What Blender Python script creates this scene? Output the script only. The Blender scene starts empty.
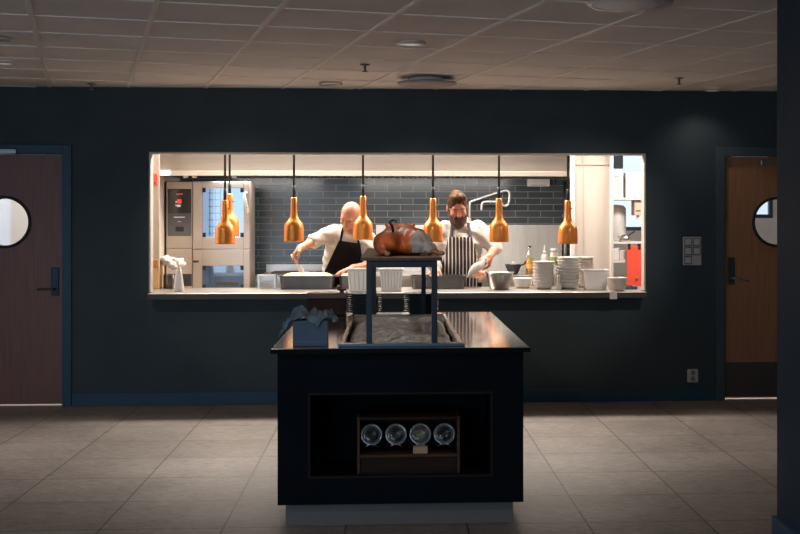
import bpy, bmesh, math, random
import numpy as np
from mathutils import Vector, Matrix, noise as mnoise
random.seed(7)
R = math.radians
S = bpy.context.scene
C = S.collection

# ------------------------------------------------------------------ materials
MATS = {}
def mat(name, col, rough=.5, metal=0.0, var=0.0, vscale=8.0, stretch=(1, 1, 1), bump=0.0, bscale=60.0, col2=None,
        spec=.5, emit=None, estr=0.0, trans=0.0, coat=0.0, alpha=1.0):
    if name in MATS: return MATS[name]
    m = bpy.data.materials.new(name); m.use_nodes = True
    nt = m.node_tree; n = nt.nodes; l = nt.links
    b = n['Principled BSDF']
    b.inputs['Base Color'].default_value = (*col, 1)
    b.inputs['Roughness'].default_value = rough
    b.inputs['Metallic'].default_value = metal
    b.inputs['Specular IOR Level'].default_value = spec
    b.inputs['Transmission Weight'].default_value = trans
    b.inputs['Coat Weight'].default_value = coat
    b.inputs['Alpha'].default_value = alpha
    if emit:
        b.inputs['Emission Color'].default_value = (*emit, 1)
        b.inputs['Emission Strength'].default_value = estr
    tc = n.new('ShaderNodeTexCoord'); mp = n.new('ShaderNodeMapping')
    mp.inputs['Scale'].default_value = stretch
    l.new(tc.outputs['Object'], mp.inputs['Vector'])
    if var > 0 or col2:
        t = n.new('ShaderNodeTexNoise'); t.inputs['Scale'].default_value = vscale; t.inputs['Detail'].default_value = 6
        l.new(mp.outputs['Vector'], t.inputs['Vector'])
        r = n.new('ShaderNodeValToRGB')
        c2 = col2 or tuple(min(1, c * (1 + var)) for c in col)
        c1 = col if col2 else tuple(c * (1 - var) for c in col)
        r.color_ramp.elements[0].position = .35; r.color_ramp.elements[1].position = .65
        r.color_ramp.elements[0].color = (*c1, 1); r.color_ramp.elements[1].color = (*c2, 1)
        l.new(t.outputs['Fac'], r.inputs['Fac']); l.new(r.outputs['Color'], b.inputs['Base Color'])
    if bump > 0:
        t2 = n.new('ShaderNodeTexNoise'); t2.inputs['Scale'].default_value = bscale; t2.inputs['Detail'].default_value = 4
        l.new(mp.outputs['Vector'], t2.inputs['Vector'])
        bp = n.new('ShaderNodeBump'); bp.inputs['Strength'].default_value = bump; bp.inputs['Distance'].default_value = .01
        l.new(t2.outputs['Fac'], bp.inputs['Height']); l.new(bp.outputs['Normal'], b.inputs['Normal'])
    MATS[name] = m
    return m

def brick_mat(name, c1, c2, mortar, w, h, msize, offset, shift=(0, 0, 0), axes='XY', rough=.4, bump=.3, spk=None, spec=.5):
    m = bpy.data.materials.new(name); m.use_nodes = True
    nt = m.node_tree; n = nt.nodes; l = nt.links; b = n['Principled BSDF']
    b.inputs['Roughness'].default_value = rough
    b.inputs['Specular IOR Level'].default_value = spec
    tc = n.new('ShaderNodeTexCoord'); sep = n.new('ShaderNodeSeparateXYZ'); cmb = n.new('ShaderNodeCombineXYZ')
    l.new(tc.outputs['Object'], sep.inputs[0])
    l.new(sep.outputs[axes[0]], cmb.inputs['X']); l.new(sep.outputs[axes[1]], cmb.inputs['Y'])
    ad = n.new('ShaderNodeVectorMath'); ad.operation = 'ADD'; ad.inputs[1].default_value = shift
    l.new(cmb.outputs[0], ad.inputs[0])
    br = n.new('ShaderNodeTexBrick'); br.offset = offset
    br.inputs['Color1'].default_value = (*c1, 1); br.inputs['Color2'].default_value = (*c2, 1); br.inputs['Mortar'].default_value = (*mortar, 1)
    br.inputs['Scale'].default_value = 1; br.inputs['Brick Width'].default_value = w; br.inputs['Row Height'].default_value = h
    br.inputs['Mortar Size'].default_value = msize; br.inputs['Mortar Smooth'].default_value = .1; br.inputs['Bias'].default_value = 0
    l.new(ad.outputs[0], br.inputs['Vector'])
    out = br.outputs['Color']
    if spk:
        for sc, lo, hi, st in spk:
            t = n.new('ShaderNodeTexNoise'); t.inputs['Scale'].default_value = sc; t.inputs['Detail'].default_value = 8; t.inputs['Roughness'].default_value = .65
            mp = n.new('ShaderNodeMapping'); mp.inputs['Scale'].default_value = st
            l.new(tc.outputs['Object'], mp.inputs[0]); l.new(mp.outputs[0], t.inputs['Vector'])
            r = n.new('ShaderNodeValToRGB'); r.color_ramp.elements[0].position = .32; r.color_ramp.elements[1].position = .68
            r.color_ramp.elements[0].color = (lo, lo, lo, 1); r.color_ramp.elements[1].color = (hi, hi, hi, 1)
            l.new(t.outputs['Fac'], r.inputs['Fac'])
            mx = n.new('ShaderNodeMix'); mx.data_type = 'RGBA'; mx.blend_type = 'MULTIPLY'; mx.inputs['Factor'].default_value = 1
            l.new(out, mx.inputs['A']); l.new(r.outputs['Color'], mx.inputs['B']); out = mx.outputs['Result']
    l.new(out, b.inputs['Base Color'])
    if bump:
        bp = n.new('ShaderNodeBump'); bp.inputs['Strength'].default_value = bump; bp.inputs['Distance'].default_value = .004; bp.invert = True
        l.new(br.outputs['Fac'], bp.inputs['Height']); l.new(bp.outputs['Normal'], b.inputs['Normal'])
    MATS[name] = m
    return m

def glass_mat(name, col=(1, 1, 1), gloss=.12, rough=.03):
    if name in MATS: return MATS[name]
    m = bpy.data.materials.new(name); m.use_nodes = True
    n = m.node_tree.nodes; l = m.node_tree.links; n.remove(n['Principled BSDF'])
    t = n.new('ShaderNodeBsdfTransparent'); t.inputs[0].default_value = (*col, 1)
    g = n.new('ShaderNodeBsdfGlossy'); g.inputs['Roughness'].default_value = rough
    lw = n.new('ShaderNodeLayerWeight'); lw.inputs[0].default_value = .35
    ma = n.new('ShaderNodeMath'); ma.operation = 'MULTIPLY_ADD'; ma.inputs[1].default_value = .7; ma.inputs[2].default_value = gloss; ma.use_clamp = True
    l.new(lw.outputs['Facing'], ma.inputs[0])
    mx = n.new('ShaderNodeMixShader'); l.new(ma.outputs[0], mx.inputs[0]); l.new(t.outputs[0], mx.inputs[1]); l.new(g.outputs[0], mx.inputs[2])
    l.new(mx.outputs[0], n['Material Output'].inputs['Surface'])
    MATS[name] = m
    return m

def stripe_mat(name, c1, c2, period, duty):
    m = bpy.data.materials.new(name); m.use_nodes = True
    n = m.node_tree.nodes; l = m.node_tree.links; b = n['Principled BSDF']; b.inputs['Roughness'].default_value = .85
    tc = n.new('ShaderNodeTexCoord'); sp = n.new('ShaderNodeSeparateXYZ'); l.new(tc.outputs['Object'], sp.inputs[0])
    def M(op, a, v=None):
        q = n.new('ShaderNodeMath'); q.operation = op; l.new(a, q.inputs[0])
        if v is not None: q.inputs[1].default_value = v
        return q.outputs[0]
    f = M('FRACT', M('DIVIDE', M('ADD', sp.outputs['X'], 10.0), period)); g = M('LESS_THAN', f, duty)
    mx = n.new('ShaderNodeMix'); mx.data_type = 'RGBA'; mx.inputs['A'].default_value = (*c1, 1); mx.inputs['B'].default_value = (*c2, 1)
    l.new(g, mx.inputs['Factor']); l.new(mx.outputs['Result'], b.inputs['Base Color'])
    MATS[name] = m
    return m

blue_wall = mat('dark blue wall paint', (.037, .052, .061), .6, var=.08, vscale=3, bump=.05, bscale=150, spec=.2)
blue_trim = mat('blue painted trim', (.015, .052, .090), .45, var=.05, spec=.3)
cream = mat('cream painted lining', (0.41, 0.369, 0.3198), .45, var=.04)
white_wall = mat('white wall paint', (0.6068, 0.5822, 0.5494), .6, var=.03, vscale=3)
cream_panel = mat('cream cold room panel', (0.5576, 0.492, 0.4346), .4, var=.03, vscale=2)
ceil_m = mat('mineral fibre ceiling board', (.74, .665, .605), .85, var=.06, vscale=2, bump=.15, bscale=220)
bar_m = mat('painted ceiling bar', (.80, .73, .66), .4)
steel = mat('brushed stainless steel', (.58, .55, .52), .32, 1.0, var=.06, vscale=6, stretch=(1, 1, 30))
steel_h = mat('steel brushed lengthwise', (.60, .57, .54), .28, 1.0, var=.06, vscale=5, stretch=(1, 30, 30))
steel_warm = mat('warm brushed oven steel', (0.5412, 0.4674, 0.41), .38, .75, var=.04, vscale=4, stretch=(1, 1, 25))
steel_hood = mat('satin hood steel', (0.3608, 0.3157, 0.2747), .42, .55, var=.04, vscale=3, stretch=(1, 20, 20))
steel_dark = mat('dull pan steel', (0.1353, 0.1263, 0.1218), .38, .85, var=.10, vscale=9)
worktop_m = mat('polished island steel top', (.40, .375, .36), .10, 1.0, var=.05, vscale=4, stretch=(6, 1, 1))
black_m = mat('matt black', (.012, .012, .013), .55)
darkglass = mat('dark control glass', (.03, .032, .035), .12)
grey_panel = mat('grey control membrane', (.10, .10, .11), .35)
copper = mat('satin copper', (0.656, 0.2214, 0.0369), .36, .45, var=.05, vscale=5)
island_blue = mat('near black blue laminate', (.003, .005, .008), .5, var=.1, vscale=4, spec=.03)
plinth_m = mat('grey plinth board', (.095, .09, .09), .5, var=.06)
frame_blue = mat('dark blue steel frame', (.012, .023, .038), .45, var=.1, vscale=10, spec=.25)
dark_wood = mat('dark walnut', (.020, .0095, .007), .55, spec=.12, var=.35, vscale=5, stretch=(1, 12, 14))
crate_wood = mat('brown crate wood', (.060, .030, .019), .6, spec=.15, var=.3, vscale=6, stretch=(1, 10, 14))
door_wood_l = mat('dark brown door veneer', (.155, .054, .038), .45, var=.16, vscale=5, stretch=(14, 1, .7))
door_wood_r = mat('mid brown door veneer', (.32, .145, .070), .45, var=.14, vscale=5, stretch=(14, 1, .7))
pale_wood = mat('pale beech wood', (.55, .36, .20), .55, var=.2, vscale=4, stretch=(8, 8, 1))
china = mat('off white china', (0.5576, 0.5166, 0.4756), .3, var=.02)
china_pink = mat('warm white china', (0.492, 0.4264, 0.3854), .3, var=.02)
dark_china = mat('charcoal glazed china', (.045, .055, .062), .5, spec=.3)
white_plastic = mat('white plastic', (0.656, 0.6314, 0.6068), .4)
milky = mat('milky plastic', (.84, .81, .77), .45)
white_cloth = mat('white cotton jacket', (0.41, 0.3813, 0.3526), .9, var=.03, bump=.25, bscale=45)
black_cloth = mat('black cotton', (0.0042, 0.0042, 0.0048), .95, spec=.1, var=.15, bump=.2, bscale=50)
strap_m = mat('dark grey apron strap', (.06, .07, .085), .9)
skin = mat('skin', (0.369, 0.1599, 0.0984), .5, var=.10, vscale=14, bump=.04, bscale=120)
skin_red = mat('ruddy skin', (0.369, 0.1476, 0.0943), .5, var=.10, vscale=14, bump=.04, bscale=120)
lip_m = mat('lip', (.40, .14, .11), .5)
brow_m = mat('brown brow hair', (.10, .055, .035), .8)
hair_m = mat('brown hair', (.060, .030, .017), .75, spec=.1, var=.5, vscale=30, stretch=(1, .3, 1), bump=.8, bscale=80)
beard_m = mat('dark brown beard', (.045, .022, .015), .75, var=.4, vscale=40, stretch=(1, 1, .3), bump=.9, bscale=90)
pig_m = mat('roasted pork skin', (.50, .118, .034), .42, var=.45, vscale=9, bump=.35, bscale=40, spec=.35)
pig_tip = mat('pale roasted trotter', (.42, .20, .12), .5, var=.2)
char_m = mat('charred tail', (.03, .018, .014), .6)
sheen_m = mat('grey sheen on pork skin', (.44, .385, .345), .65, 0.0, var=.25, vscale=14, bump=.8, bscale=28)  # stands in for light reflected off the pork skin
blue_box_m = mat('navy card', (.017, .043, .090), .5, var=.08)
blue_cloth = mat('blue grey cloth', (.14, .21, .25), .9, var=.3, vscale=14, bump=.4, bscale=70)
ice_m = mat('grey crushed bed', (.80, .73, .68), .6, var=.3, vscale=24, bump=.9, bscale=60)
red_m = mat('red plastic', (.85, .085, .045), .45)
oil_m = mat('amber oil', (.55, .24, .03), .15, coat=.5)
food_m = mat('creamy gratin', (0.8364, 0.7085, 0.4526), .6, col2=(.78, .58, .26), vscale=40, bump=.6, bscale=70)
green_m = mat('green label', (.20, .30, .10), .5)
grey_plate = mat('grey plastic switch', (.45, .43, .42), .4)
grey_dark = mat('grey switch shadow gap', (.16, .155, .15), .5)
light_emit = mat('lit tube', (1, 1, 1), .5, emit=(1, .95, .88), estr=7)
bulb_emit = mat('warm lit bulb', (.8, .6, .4), .3, emit=(1, .60, .28), estr=.8)
ring_emit = mat('faint lit downlight', (.6, .6, .58), .3, emit=(1, .93, .85), estr=.25)
red_led = mat('red led digits', (.3, .01, .01), .4, emit=(1, .05, .04), estr=1.6)
white_led = mat('pale display print', (.6, .6, .6), .5, emit=(.9, .9, .95), estr=.35)
pane = glass_mat('clear window glass', (.97, .98, 1), .03)
oven_glass = glass_mat('oven glass', (.72, .78, .84), .08, .04)
jar_glass = glass_mat('jar glass', (.80, .86, .88), .04, .05)
bag_m = glass_mat('clear plastic film', (.93, .92, .90), .30, .25)
oilglass = glass_mat('bottle glass', (.92, .93, .85), .08, .05)
filter_m = mat('grease filter steel', (.10, .11, .105), .45, .7)
handle_m = mat('satin nickel', (.45, .43, .41), .3, 1.0)
dark_metal = mat('dark bronze metal', (.06, .055, .05), .35, .8)
tile_floor = brick_mat('stone floor tiles', (.242, .212, .194), (.192, .168, .154), (.055, .05, .046), (.589), .589, .0048, 0.0,
                       (1.975 + 11.78, 1.577 + 11.78, 0), 'XY', .5, .5, [(2.2, .76, 1.16, (1, 1, 1)), (14, .62, 1.24, (1, 2.5, 1)), (55, .70, 1.18, (1, 2, 1))], .35)
wall_tile = brick_mat('blue grey glazed wall tiles', (.036, .050, .060), (.062, .080, .092), (.26, .27, .27), .262, .0655, .0028, .5,
                      (10.1, 10.02, 0), 'XZ', .22, .6, None)
kit_floor = mat('grey kitchen floor', (.35, .33, .31), .4, var=.1)
apron_stripe = stripe_mat('navy and white stripe', (.022, .022, .030), (.60, .55, .51), .031, .27)

# ------------------------------------------------------------------ mesh helpers
def link(o, parent=None):
    C.objects.link(o)
    if parent: o.parent = parent
    return o
def obj(name, bm, m, parent=None, smooth=False, loc=None):
    me = bpy.data.meshes.new(name)
    bmesh.ops.recalc_face_normals(bm, faces=bm.faces)
    bm.to_mesh(me); bm.free()
    if m: me.materials.append(m)
    if smooth: me.shade_smooth() if hasattr(me, 'shade_smooth') else None
    o = bpy.data.objects.new(name, me)
    if smooth:
        for p in me.polygons: p.use_smooth = True
    link(o, parent)
    if loc: o.location = loc
    return o
def tag(o, label, cat, group=None, kind=None):
    o['label'] = label; o['category'] = cat
    if group: o['group'] = group
    if kind: o['kind'] = kind
    return o
def thing(name, label, cat, loc=(0, 0, 0), rz=0, group=None):
    o = bpy.data.objects.new(name, None); link(o); o.location = loc; o.rotation_euler = (0, 0, rz)
    o.empty_display_size = .1
    return tag(o, label, cat, group)
def struct(name, bm, m, parent=None, smooth=False):
    o = obj(name, bm, m, parent, smooth)
    if not parent: o['kind'] = 'structure'
    return o
def dup(root, loc, rz=None, label=None, group=None):
    r = root.copy(); C.objects.link(r); r.location = loc
    if rz is not None: r.rotation_euler = (0, 0, rz)
    if label: r['label'] = label
    if group: r['group'] = group
    for ch in list(root.children):
        c = ch.copy(); C.objects.link(c); c.parent = r
        for g in list(ch.children):
            d = g.copy(); C.objects.link(d); d.parent = c
    return r
def B(): return bmesh.new()
def box(bm, x0, x1, y0, y1, z0, z1, bev=0.0, seg=2, mtx=None):
    t = bmesh.new()
    bmesh.ops.create_cube(t, size=1)
    for v in t.verts:
        v.co = Vector(((x0 + x1) / 2 + v.co.x * (x1 - x0), (y0 + y1) / 2 + v.co.y * (y1 - y0), (z0 + z1) / 2 + v.co.z * (z1 - z0)))
    if bev > 0:
        bmesh.ops.bevel(t, geom=list(t.edges), offset=bev, segments=seg, affect='EDGES', profile=.5)
    if mtx is not None: bmesh.ops.transform(t, matrix=mtx, verts=t.verts)
    join(bm, t); return bm
def join(bm, t):
    me = bpy.data.meshes.new('tmp'); t.to_mesh(me); t.free(); bm.from_mesh(me); bpy.data.meshes.remove(me)
def bx(*a, **k): return box(B(), *a, **k)
def lathe(bm, prof, n=32, mtx=None, cap=True):
    """prof: list of (r, z) from one end to the other"""
    t = bmesh.new(); rings = []
    for r, z in prof:
        if r <= 1e-6: rings.append([t.verts.new((0, 0, z))])
        else: rings.append([t.verts.new((r * math.cos(2 * math.pi * i / n), r * math.sin(2 * math.pi * i / n), z)) for i in range(n)])
    for a, b in zip(rings, rings[1:]):
        for i in range(n):
            j = (i + 1) % n
            if len(a) == 1 and len(b) == 1: continue
            if len(a) == 1: t.faces.new((a[0], b[i], b[j]))
            elif len(b) == 1: t.faces.new((a[i], b[0], a[j]))
            else: t.faces.new((a[i], b[i], b[j], a[j]))
    if cap:
        for rg in (rings[0], rings[-1]):
            if len(rg) > 1: t.faces.new(rg)
    if mtx is not None: bmesh.ops.transform(t, matrix=mtx, verts=t.verts)
    join(bm, t); return bm
def T(x, y, z): return Matrix.Translation((x, y, z))
def tube(bm, pts, r, n=10, closed=False, cap=True):
    pts = [Vector(p) for p in pts]; m = len(pts)
    rr = r if isinstance(r, (list, tuple)) else [r] * m
    up = None; rings = []
    for i, p in enumerate(pts):
        a = pts[(i - 1) % m] if (closed or i > 0) else p
        b = pts[(i + 1) % m] if (closed or i < m - 1) else p
        d = (b - a).normalized()
        if up is None:
            up = d.orthogonal().normalized()
        up = (up - d * up.dot(d)).normalized()
        s = d.cross(up)
        rings.append([bm.verts.new(p + (up * math.cos(2 * math.pi * k / n) + s * math.sin(2 * math.pi * k / n)) * rr[i]) for k in range(n)])
    pairs = list(zip(rings, rings[1:])) + ([(rings[-1], rings[0])] if closed else [])
    for a, b in pairs:
        for k in range(n):
            bm.faces.new((a[k], a[(k + 1) % n], b[(k + 1) % n], b[k]))
    if cap and not closed:
        bm.faces.new(rings[0]); bm.faces.new(rings[-1])
    return bm
def spline(pts, n=8):
    P = [Vector(p) for p in pts]; out = []
    for i in range(len(P) - 1):
        p0 = P[max(i - 1, 0)]; p1 = P[i]; p2 = P[i + 1]; p3 = P[min(i + 2, len(P) - 1)]
        for k in range(n):
            t = k / n
            out.append(.5 * ((2 * p1) + (p2 - p0) * t + (2 * p0 - 5 * p1 + 4 * p2 - p3) * t * t + (3 * p1 - p0 - 3 * p2 + p3) * t ** 3))
    out.append(P[-1]); return out
def plate_hole(x0, x1, z0, z1, cx, cz, r, y0, y1, n=64):
    """a slab in the XZ plane with a round hole"""
    bm = B(); angs = [2 * math.pi * i / n for i in range(n)]
    for X in (x0, x1):
        for Z in (z0, z1): angs.append(math.atan2(Z - cz, X - cx) % (2 * math.pi))
    angs = sorted(set(round(a, 6) for a in angs))
    def outer(a):
        c, s = math.cos(a), math.sin(a); t = 1e9
        if c > 1e-9: t = min(t, (x1 - cx) / c)
        if c < -1e-9: t = min(t, (x0 - cx) / c)
        if s > 1e-9: t = min(t, (z1 - cz) / s)
        if s < -1e-9: t = min(t, (z0 - cz) / s)
        return cx + c * t, cz + s * t
    rows = []
    for a in angs:
        ox, oz = outer(a); ix, iz = cx + r * math.cos(a), cz + r * math.sin(a)
        rows.append([bm.verts.new(p) for p in ((ox, y0, oz), (ix, y0, iz), (ix, y1, iz), (ox, y1, oz))])
    for a, b in zip(rows, rows[1:] + rows[:1]):
        for k in range(4): bm.faces.new((a[k], a[(k + 1) % 4], b[(k + 1) % 4], b[k]))
    return bm
def ring(bm, cx, y, cz, r0, r1, h, n=48):
    """flat ring facing -Y"""
    prof = [(r0, -h / 2), (r1, -h / 2), (r1, h / 2), (r0, h / 2), (r0, -h / 2)]
    return lathe(bm, prof, n, T(cx, y, cz) @ Matrix.Rotation(R(90), 4, 'X'), cap=False)

# ------------------------------------------------------------------ signed distance field -> one smooth mesh
class Field:
    def __init__(s, lo, hi, h):
        s.lo = np.array(lo, float); s.h = h
        s.n = np.ceil((np.array(hi) - s.lo) / h).astype(int) + 1
        s.v = np.full(s.n, .12, np.float32)
    def _sub(s, a, b, m):
        i0 = np.clip(((np.minimum(a, b) - m - s.lo) / s.h).astype(int), 0, s.n)
        i1 = np.clip(((np.maximum(a, b) + m - s.lo) / s.h).astype(int) + 2, 0, s.n)
        if (i1 <= i0).any(): return None
        sl = tuple(slice(p, q) for p, q in zip(i0, i1))
        ax = [(s.lo[k] + s.h * np.arange(i0[k], i1[k])).astype(np.float32) for k in range(3)]
        return sl, np.meshgrid(*ax, indexing='ij')
    def _mix(s, sl, d, k, op):
        a = s.v[sl]
        if op == 'u':
            hh = np.maximum(k - np.abs(a - d), 0) / k if k > 0 else 0
            s.v[sl] = np.minimum(a, d) - hh * hh * k * .25
        else:
            d = -d; hh = np.maximum(k - np.abs(a - d), 0) / k if k > 0 else 0
            s.v[sl] = np.maximum(a, d) + hh * hh * k * .25
    def cap(s, a, b, ra, rb, k=.02, op='u'):
        a = np.array(a, float); b = np.array(b, float); m = max(ra, rb) + .07
        q = s._sub(a, b, m)
        if q is None: return s
        sl, (x, y, z) = q; ab = b - a; L = max(ab @ ab, 1e-9)
        t = np.clip(((x - a[0]) * ab[0] + (y - a[1]) * ab[1] + (z - a[2]) * ab[2]) / L, 0, 1)
        d = np.sqrt((x - a[0] - t * ab[0]) ** 2 + (y - a[1] - t * ab[1]) ** 2 + (z - a[2] - t * ab[2]) ** 2) - (ra + (rb - ra) * t)
        s._mix(sl, d, k, op); return s
    def ell(s, c, r, k=.02, op='u', rot=None):
        c = np.array(c, float); r = np.array(r, float); m = r.max() + .07
        q = s._sub(c, c, m)
        if q is None: return s
        sl, (x, y, z) = q; p = [x - c[0], y - c[1], z - c[2]]
        if rot is not None:
            M = np.array(rot.to_3x3().transposed() if isinstance(rot, Matrix) else rot)
            p = [M[i][0] * p[0] + M[i][1] * p[1] + M[i][2] * p[2] for i in range(3)]
        k0 = np.sqrt((p[0] / r[0]) ** 2 + (p[1] / r[1]) ** 2 + (p[2] / r[2]) ** 2) + 1e-6
        k1 = np.sqrt((p[0] / r[0] ** 2) ** 2 + (p[1] / r[1] ** 2) ** 2 + (p[2] / r[2] ** 2) ** 2) + 1e-6
        s._mix(sl, k0 * (k0 - 1) / k1, k, op); return s
    def grid(s):
        return np.meshgrid(*[(s.lo[k] + s.h * np.arange(s.n[k])).astype(np.float32) for k in range(3)], indexing='ij', sparse=True)
    def mesh(s, name, m, parent=None):
        v = s.v; sg = v < 0; n = s.n
        cnt = np.zeros(n - 1, np.int8)
        for dx in (0, 1):
            for dy in (0, 1):
                for dz in (0, 1): cnt += sg[dx:n[0] - 1 + dx, dy:n[1] - 1 + dy, dz:n[2] - 1 + dz]
        act = np.argwhere((cnt > 0) & (cnt < 8))
        idx = np.full(n - 1, -1, np.int64); idx[tuple(act.T)] = np.arange(len(act))
        pos = np.zeros((len(act), 3)); w = np.zeros(len(act))
        cs = [(a, b, c) for a in (0, 1) for b in (0, 1) for c in (0, 1)]
        for a in cs:
            for b in cs:
                if sum(b) == sum(a) + 1 and sum(abs(p - q) for p, q in zip(a, b)) == 1:
                    A = act + a; Bb = act + b
                    va = v[tuple(A.T)]; vb = v[tuple(Bb.T)]; x = (va < 0) != (vb < 0)
                    t = np.where(x, va / np.where(x, va - vb, 1), 0)
                    pos += np.where(x[:, None], A + t[:, None] * (Bb - A), 0); w += x
        pos = s.lo + s.h * pos / w[:, None]
        faces = []
        for ax in range(3):
            o1, o2 = (ax + 1) % 3, (ax + 2) % 3
            sl0 = [slice(None)] * 3; sl1 = [slice(None)] * 3; sl0[ax] = slice(0, -1); sl1[ax] = slice(1, None)
            c = sg[tuple(sl0)] != sg[tuple(sl1)]
            e = np.argwhere(c); e = e[(e[:, o1] > 0) & (e[:, o2] > 0) & (e[:, o1] < n[o1] - 1) & (e[:, o2] < n[o2] - 1)]
            d1 = np.eye(3, dtype=int)[o1]; d2 = np.eye(3, dtype=int)[o2]
            q = np.stack([idx[tuple((e - d1 - d2).T)], idx[tuple((e - d2).T)], idx[tuple(e.T)], idx[tuple((e - d1).T)]], 1)
            fl = sg[tuple(e.T)]
            q[~fl] = q[~fl][:, ::-1]; faces.append(q)
        f = np.concatenate(faces)
        f = f[(f >= 0).all(1)]
        me = bpy.data.meshes.new(name)
        me.vertices.add(len(pos)); me.vertices.foreach_set('co', pos.astype(np.float32).ravel())
        me.loops.add(len(f) * 4); me.loops.foreach_set('vertex_index', f.ravel().astype(np.int32))
        me.polygons.add(len(f)); me.polygons.foreach_set('loop_start', (np.arange(len(f)) * 4).astype(np.int32))
        me.polygons.foreach_set('use_smooth', np.ones(len(f), bool))
        me.update(); me.validate()
        me.materials.append(m)
        o = bpy.data.objects.new(name, me); link(o, parent)
        return o

# ------------------------------------------------------------------ the setting
HC = 2.543
def build_shell():
    struct('floor', bx(-6.2, 6.2, -13, .06, -.1, 0), tile_floor)
    struct('floor_kitchen', bx(-6.2, 6.2, .06, 5.3, -.1, 0), kit_floor)
    struct('ceiling', bx(-6.2, 6.2, -13, .1, HC, HC + .12), ceil_m)
    struct('ceiling_kitchen', bx(-6.2, 6.2, .1, 5.3, HC, HC + .12), white_wall)
    # exposed T bars of the ceiling grid, turned 13.8 degrees against the wall
    bm = B(); a = R(13.8); rot = Matrix.Rotation(a, 4, 'Z')
    ca, sa = math.cos(a), math.sin(a)
    def loc(x, y): return (x * ca + y * sa, -x * sa + y * ca)
    u0 = loc(-1.434, -.133)[0]; v0 = loc(-.487, -3.143)[1]
    def clip(p, d):      # clip an infinite line to the room rectangle
        t0, t1 = -50, 50
        for k, (lo, hi) in enumerate(((-6.15, 6.15), (-12.9, -.002))):
            if abs(d[k]) < 1e-9: continue
            q = sorted(((lo - p[k]) / d[k], (hi - p[k]) / d[k])); t0 = max(t0, q[0]); t1 = min(t1, q[1])
        return (t0, t1) if t1 - t0 > .1 else None
    for k in range(-20, 21):
        for along in (0, 1):
            pu, pv = (u0 + .595 * k, v0) if along else (u0, v0 + .60 * k)
            p = (pu * ca - pv * sa, pu * sa + pv * ca); d = (-sa, ca) if along else (ca, sa)
            c = clip(p, d)
            if not c: continue
            w = .0135 if along else .008
            m = (c[0] + c[1]) / 2; L = (c[1] - c[0]) / 2 - .01
            M = T(p[0] + d[0] * m, p[1] + d[1] * m, HC - .0025 - (.0006 if along else 0)) @ Matrix.Rotation(math.atan2(d[1], d[0]), 4, 'Z')
            box(bm, -L, L, -w, w, -.0025, .0025, mtx=M)
    struct('ceiling_bars', bm, bar_m)
    # wall with the serving hatch and two door openings
    bm = B(); top = HC
    LX0, LX1 = -3.545, -2.59; RX0, RX1 = 2.752, 3.70; DZ = 2.008
    OX0, OX1, OZ0, OZ1 = -1.912, 2.098, .846, 2.027
    box(bm, -6.2, LX0, 0, .1, 0, top); box(bm, LX0, LX1, 0, .1, DZ, top)
    box(bm, LX1, OX0, 0, .1, 0, top); box(bm, OX0, OX1, 0, .1, 0, OZ0); box(bm, OX0, OX1, 0, .1, OZ1, top)
    box(bm, OX1, RX0, 0, .1, 0, top); box(bm, RX0, RX1, 0, .1, DZ, top); box(bm, RX1, 6.2, 0, .1, 0, top)
    struct('wall_back', bm, blue_wall)
    # cream lining of the hatch
    bm = B()
    box(bm, OX0, OX0 + .014, -.012, .1, .904, OZ1, .002); box(bm, OX1 - .014, OX1, -.012, .1, .904, OZ1, .002)
    box(bm, OX0 + .014, OX1 - .014, -.012, .1, OZ1 - .014, OZ1, .002)
    struct('trim_1', bm, cream)
    bm = B(); box(bm, LX1 + .075, RX0 - .06, -.014, -.001, 0, .105, .003)
    struct('baseboard_back', bm, blue_trim)
    # other walls of the dining room, with a window that lets dim daylight in
    bm = B(); Y0, Y1, Z0, Z1 = -10.5, -7.0, .7, 2.2
    box(bm, -6.4, -6.2, -13, Y0, 0, top); box(bm, -6.4, -6.2, Y1, 5.3, 0, top); box(bm, -6.4, -6.2, Y0, Y1, 0, Z0); box(bm, -6.4, -6.2, Y0, Y1, Z1, top)
    struct('wall_left', bm, blue_wall)
    bm = B()
    for (a0, a1, b0, b1) in ((Y0, Y0 + .06, Z0, Z1), (Y1 - .06, Y1, Z0, Z1), (Y0 + .06, Y1 - .06, Z0, Z0 + .06), (Y0 + .06, Y1 - .06, Z1 - .06, Z1), (-8.78, -8.72, Z0 + .06, Z1 - .06)):
        box(bm, -6.33, -6.27, a0, a1, b0, b1)
    struct('window_1', bm, blue_trim)
    struct('wall_right', bx(6.2, 6.4, -13, 5.3, 0, top), blue_wall)
    bm = B(); box(bm, -6.2, -5.45, -13.2, -13, 0, top); box(bm, -1.15, 6.2, -13.2, -13, 0, top); box(bm, -5.45, -1.15, -13.2, -13, 2.3, top); box(bm, -5.45, -1.15, -13.2, -13, 0, .1)
    struct('wall_front', bm, blue_wall)
    bm = B()
    for xx in (-5.45, -4.07, -2.62, -1.21): box(bm, xx, xx + .06, -13.0, -12.93, .1, 2.3)
    box(bm, -5.39, -1.21, -13.0, -12.93, .1, .16); box(bm, -5.39, -1.21, -13.0, -12.93, 2.24, 2.3); box(bm, -5.39, -1.21, -13.0, -12.93, 1.0, 1.04)
    struct('window_4', bm, blue_trim)
    # structural column near the camera
    struct('column', bx(1.815, 2.30, -4.60, -4.265, 0, HC), mat('slate blue column paint', (.020, .036, .050), .6, var=.06, spec=.12))
    struct('baseboard_column', box(B(), 1.795, 2.32, -4.62, -4.245, 0, .1, .003), blue_trim)
    # rooms behind
    bm = B()
    box(bm, -2.27, -2.112, .1, 2.62, 0, HC); struct('wall_kitchen_left', bm, mat('cream kitchen wall', (.66, .60, .52), .5))
    struct('wall_kitchen_back', bx(-2.27, 2.0, 2.62, 2.75, 0, HC), white_wall)
    struct('wall_tiled', bx(-2.1, 1.995, 2.60, 2.619, .93, HC - .01), wall_tile)
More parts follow.
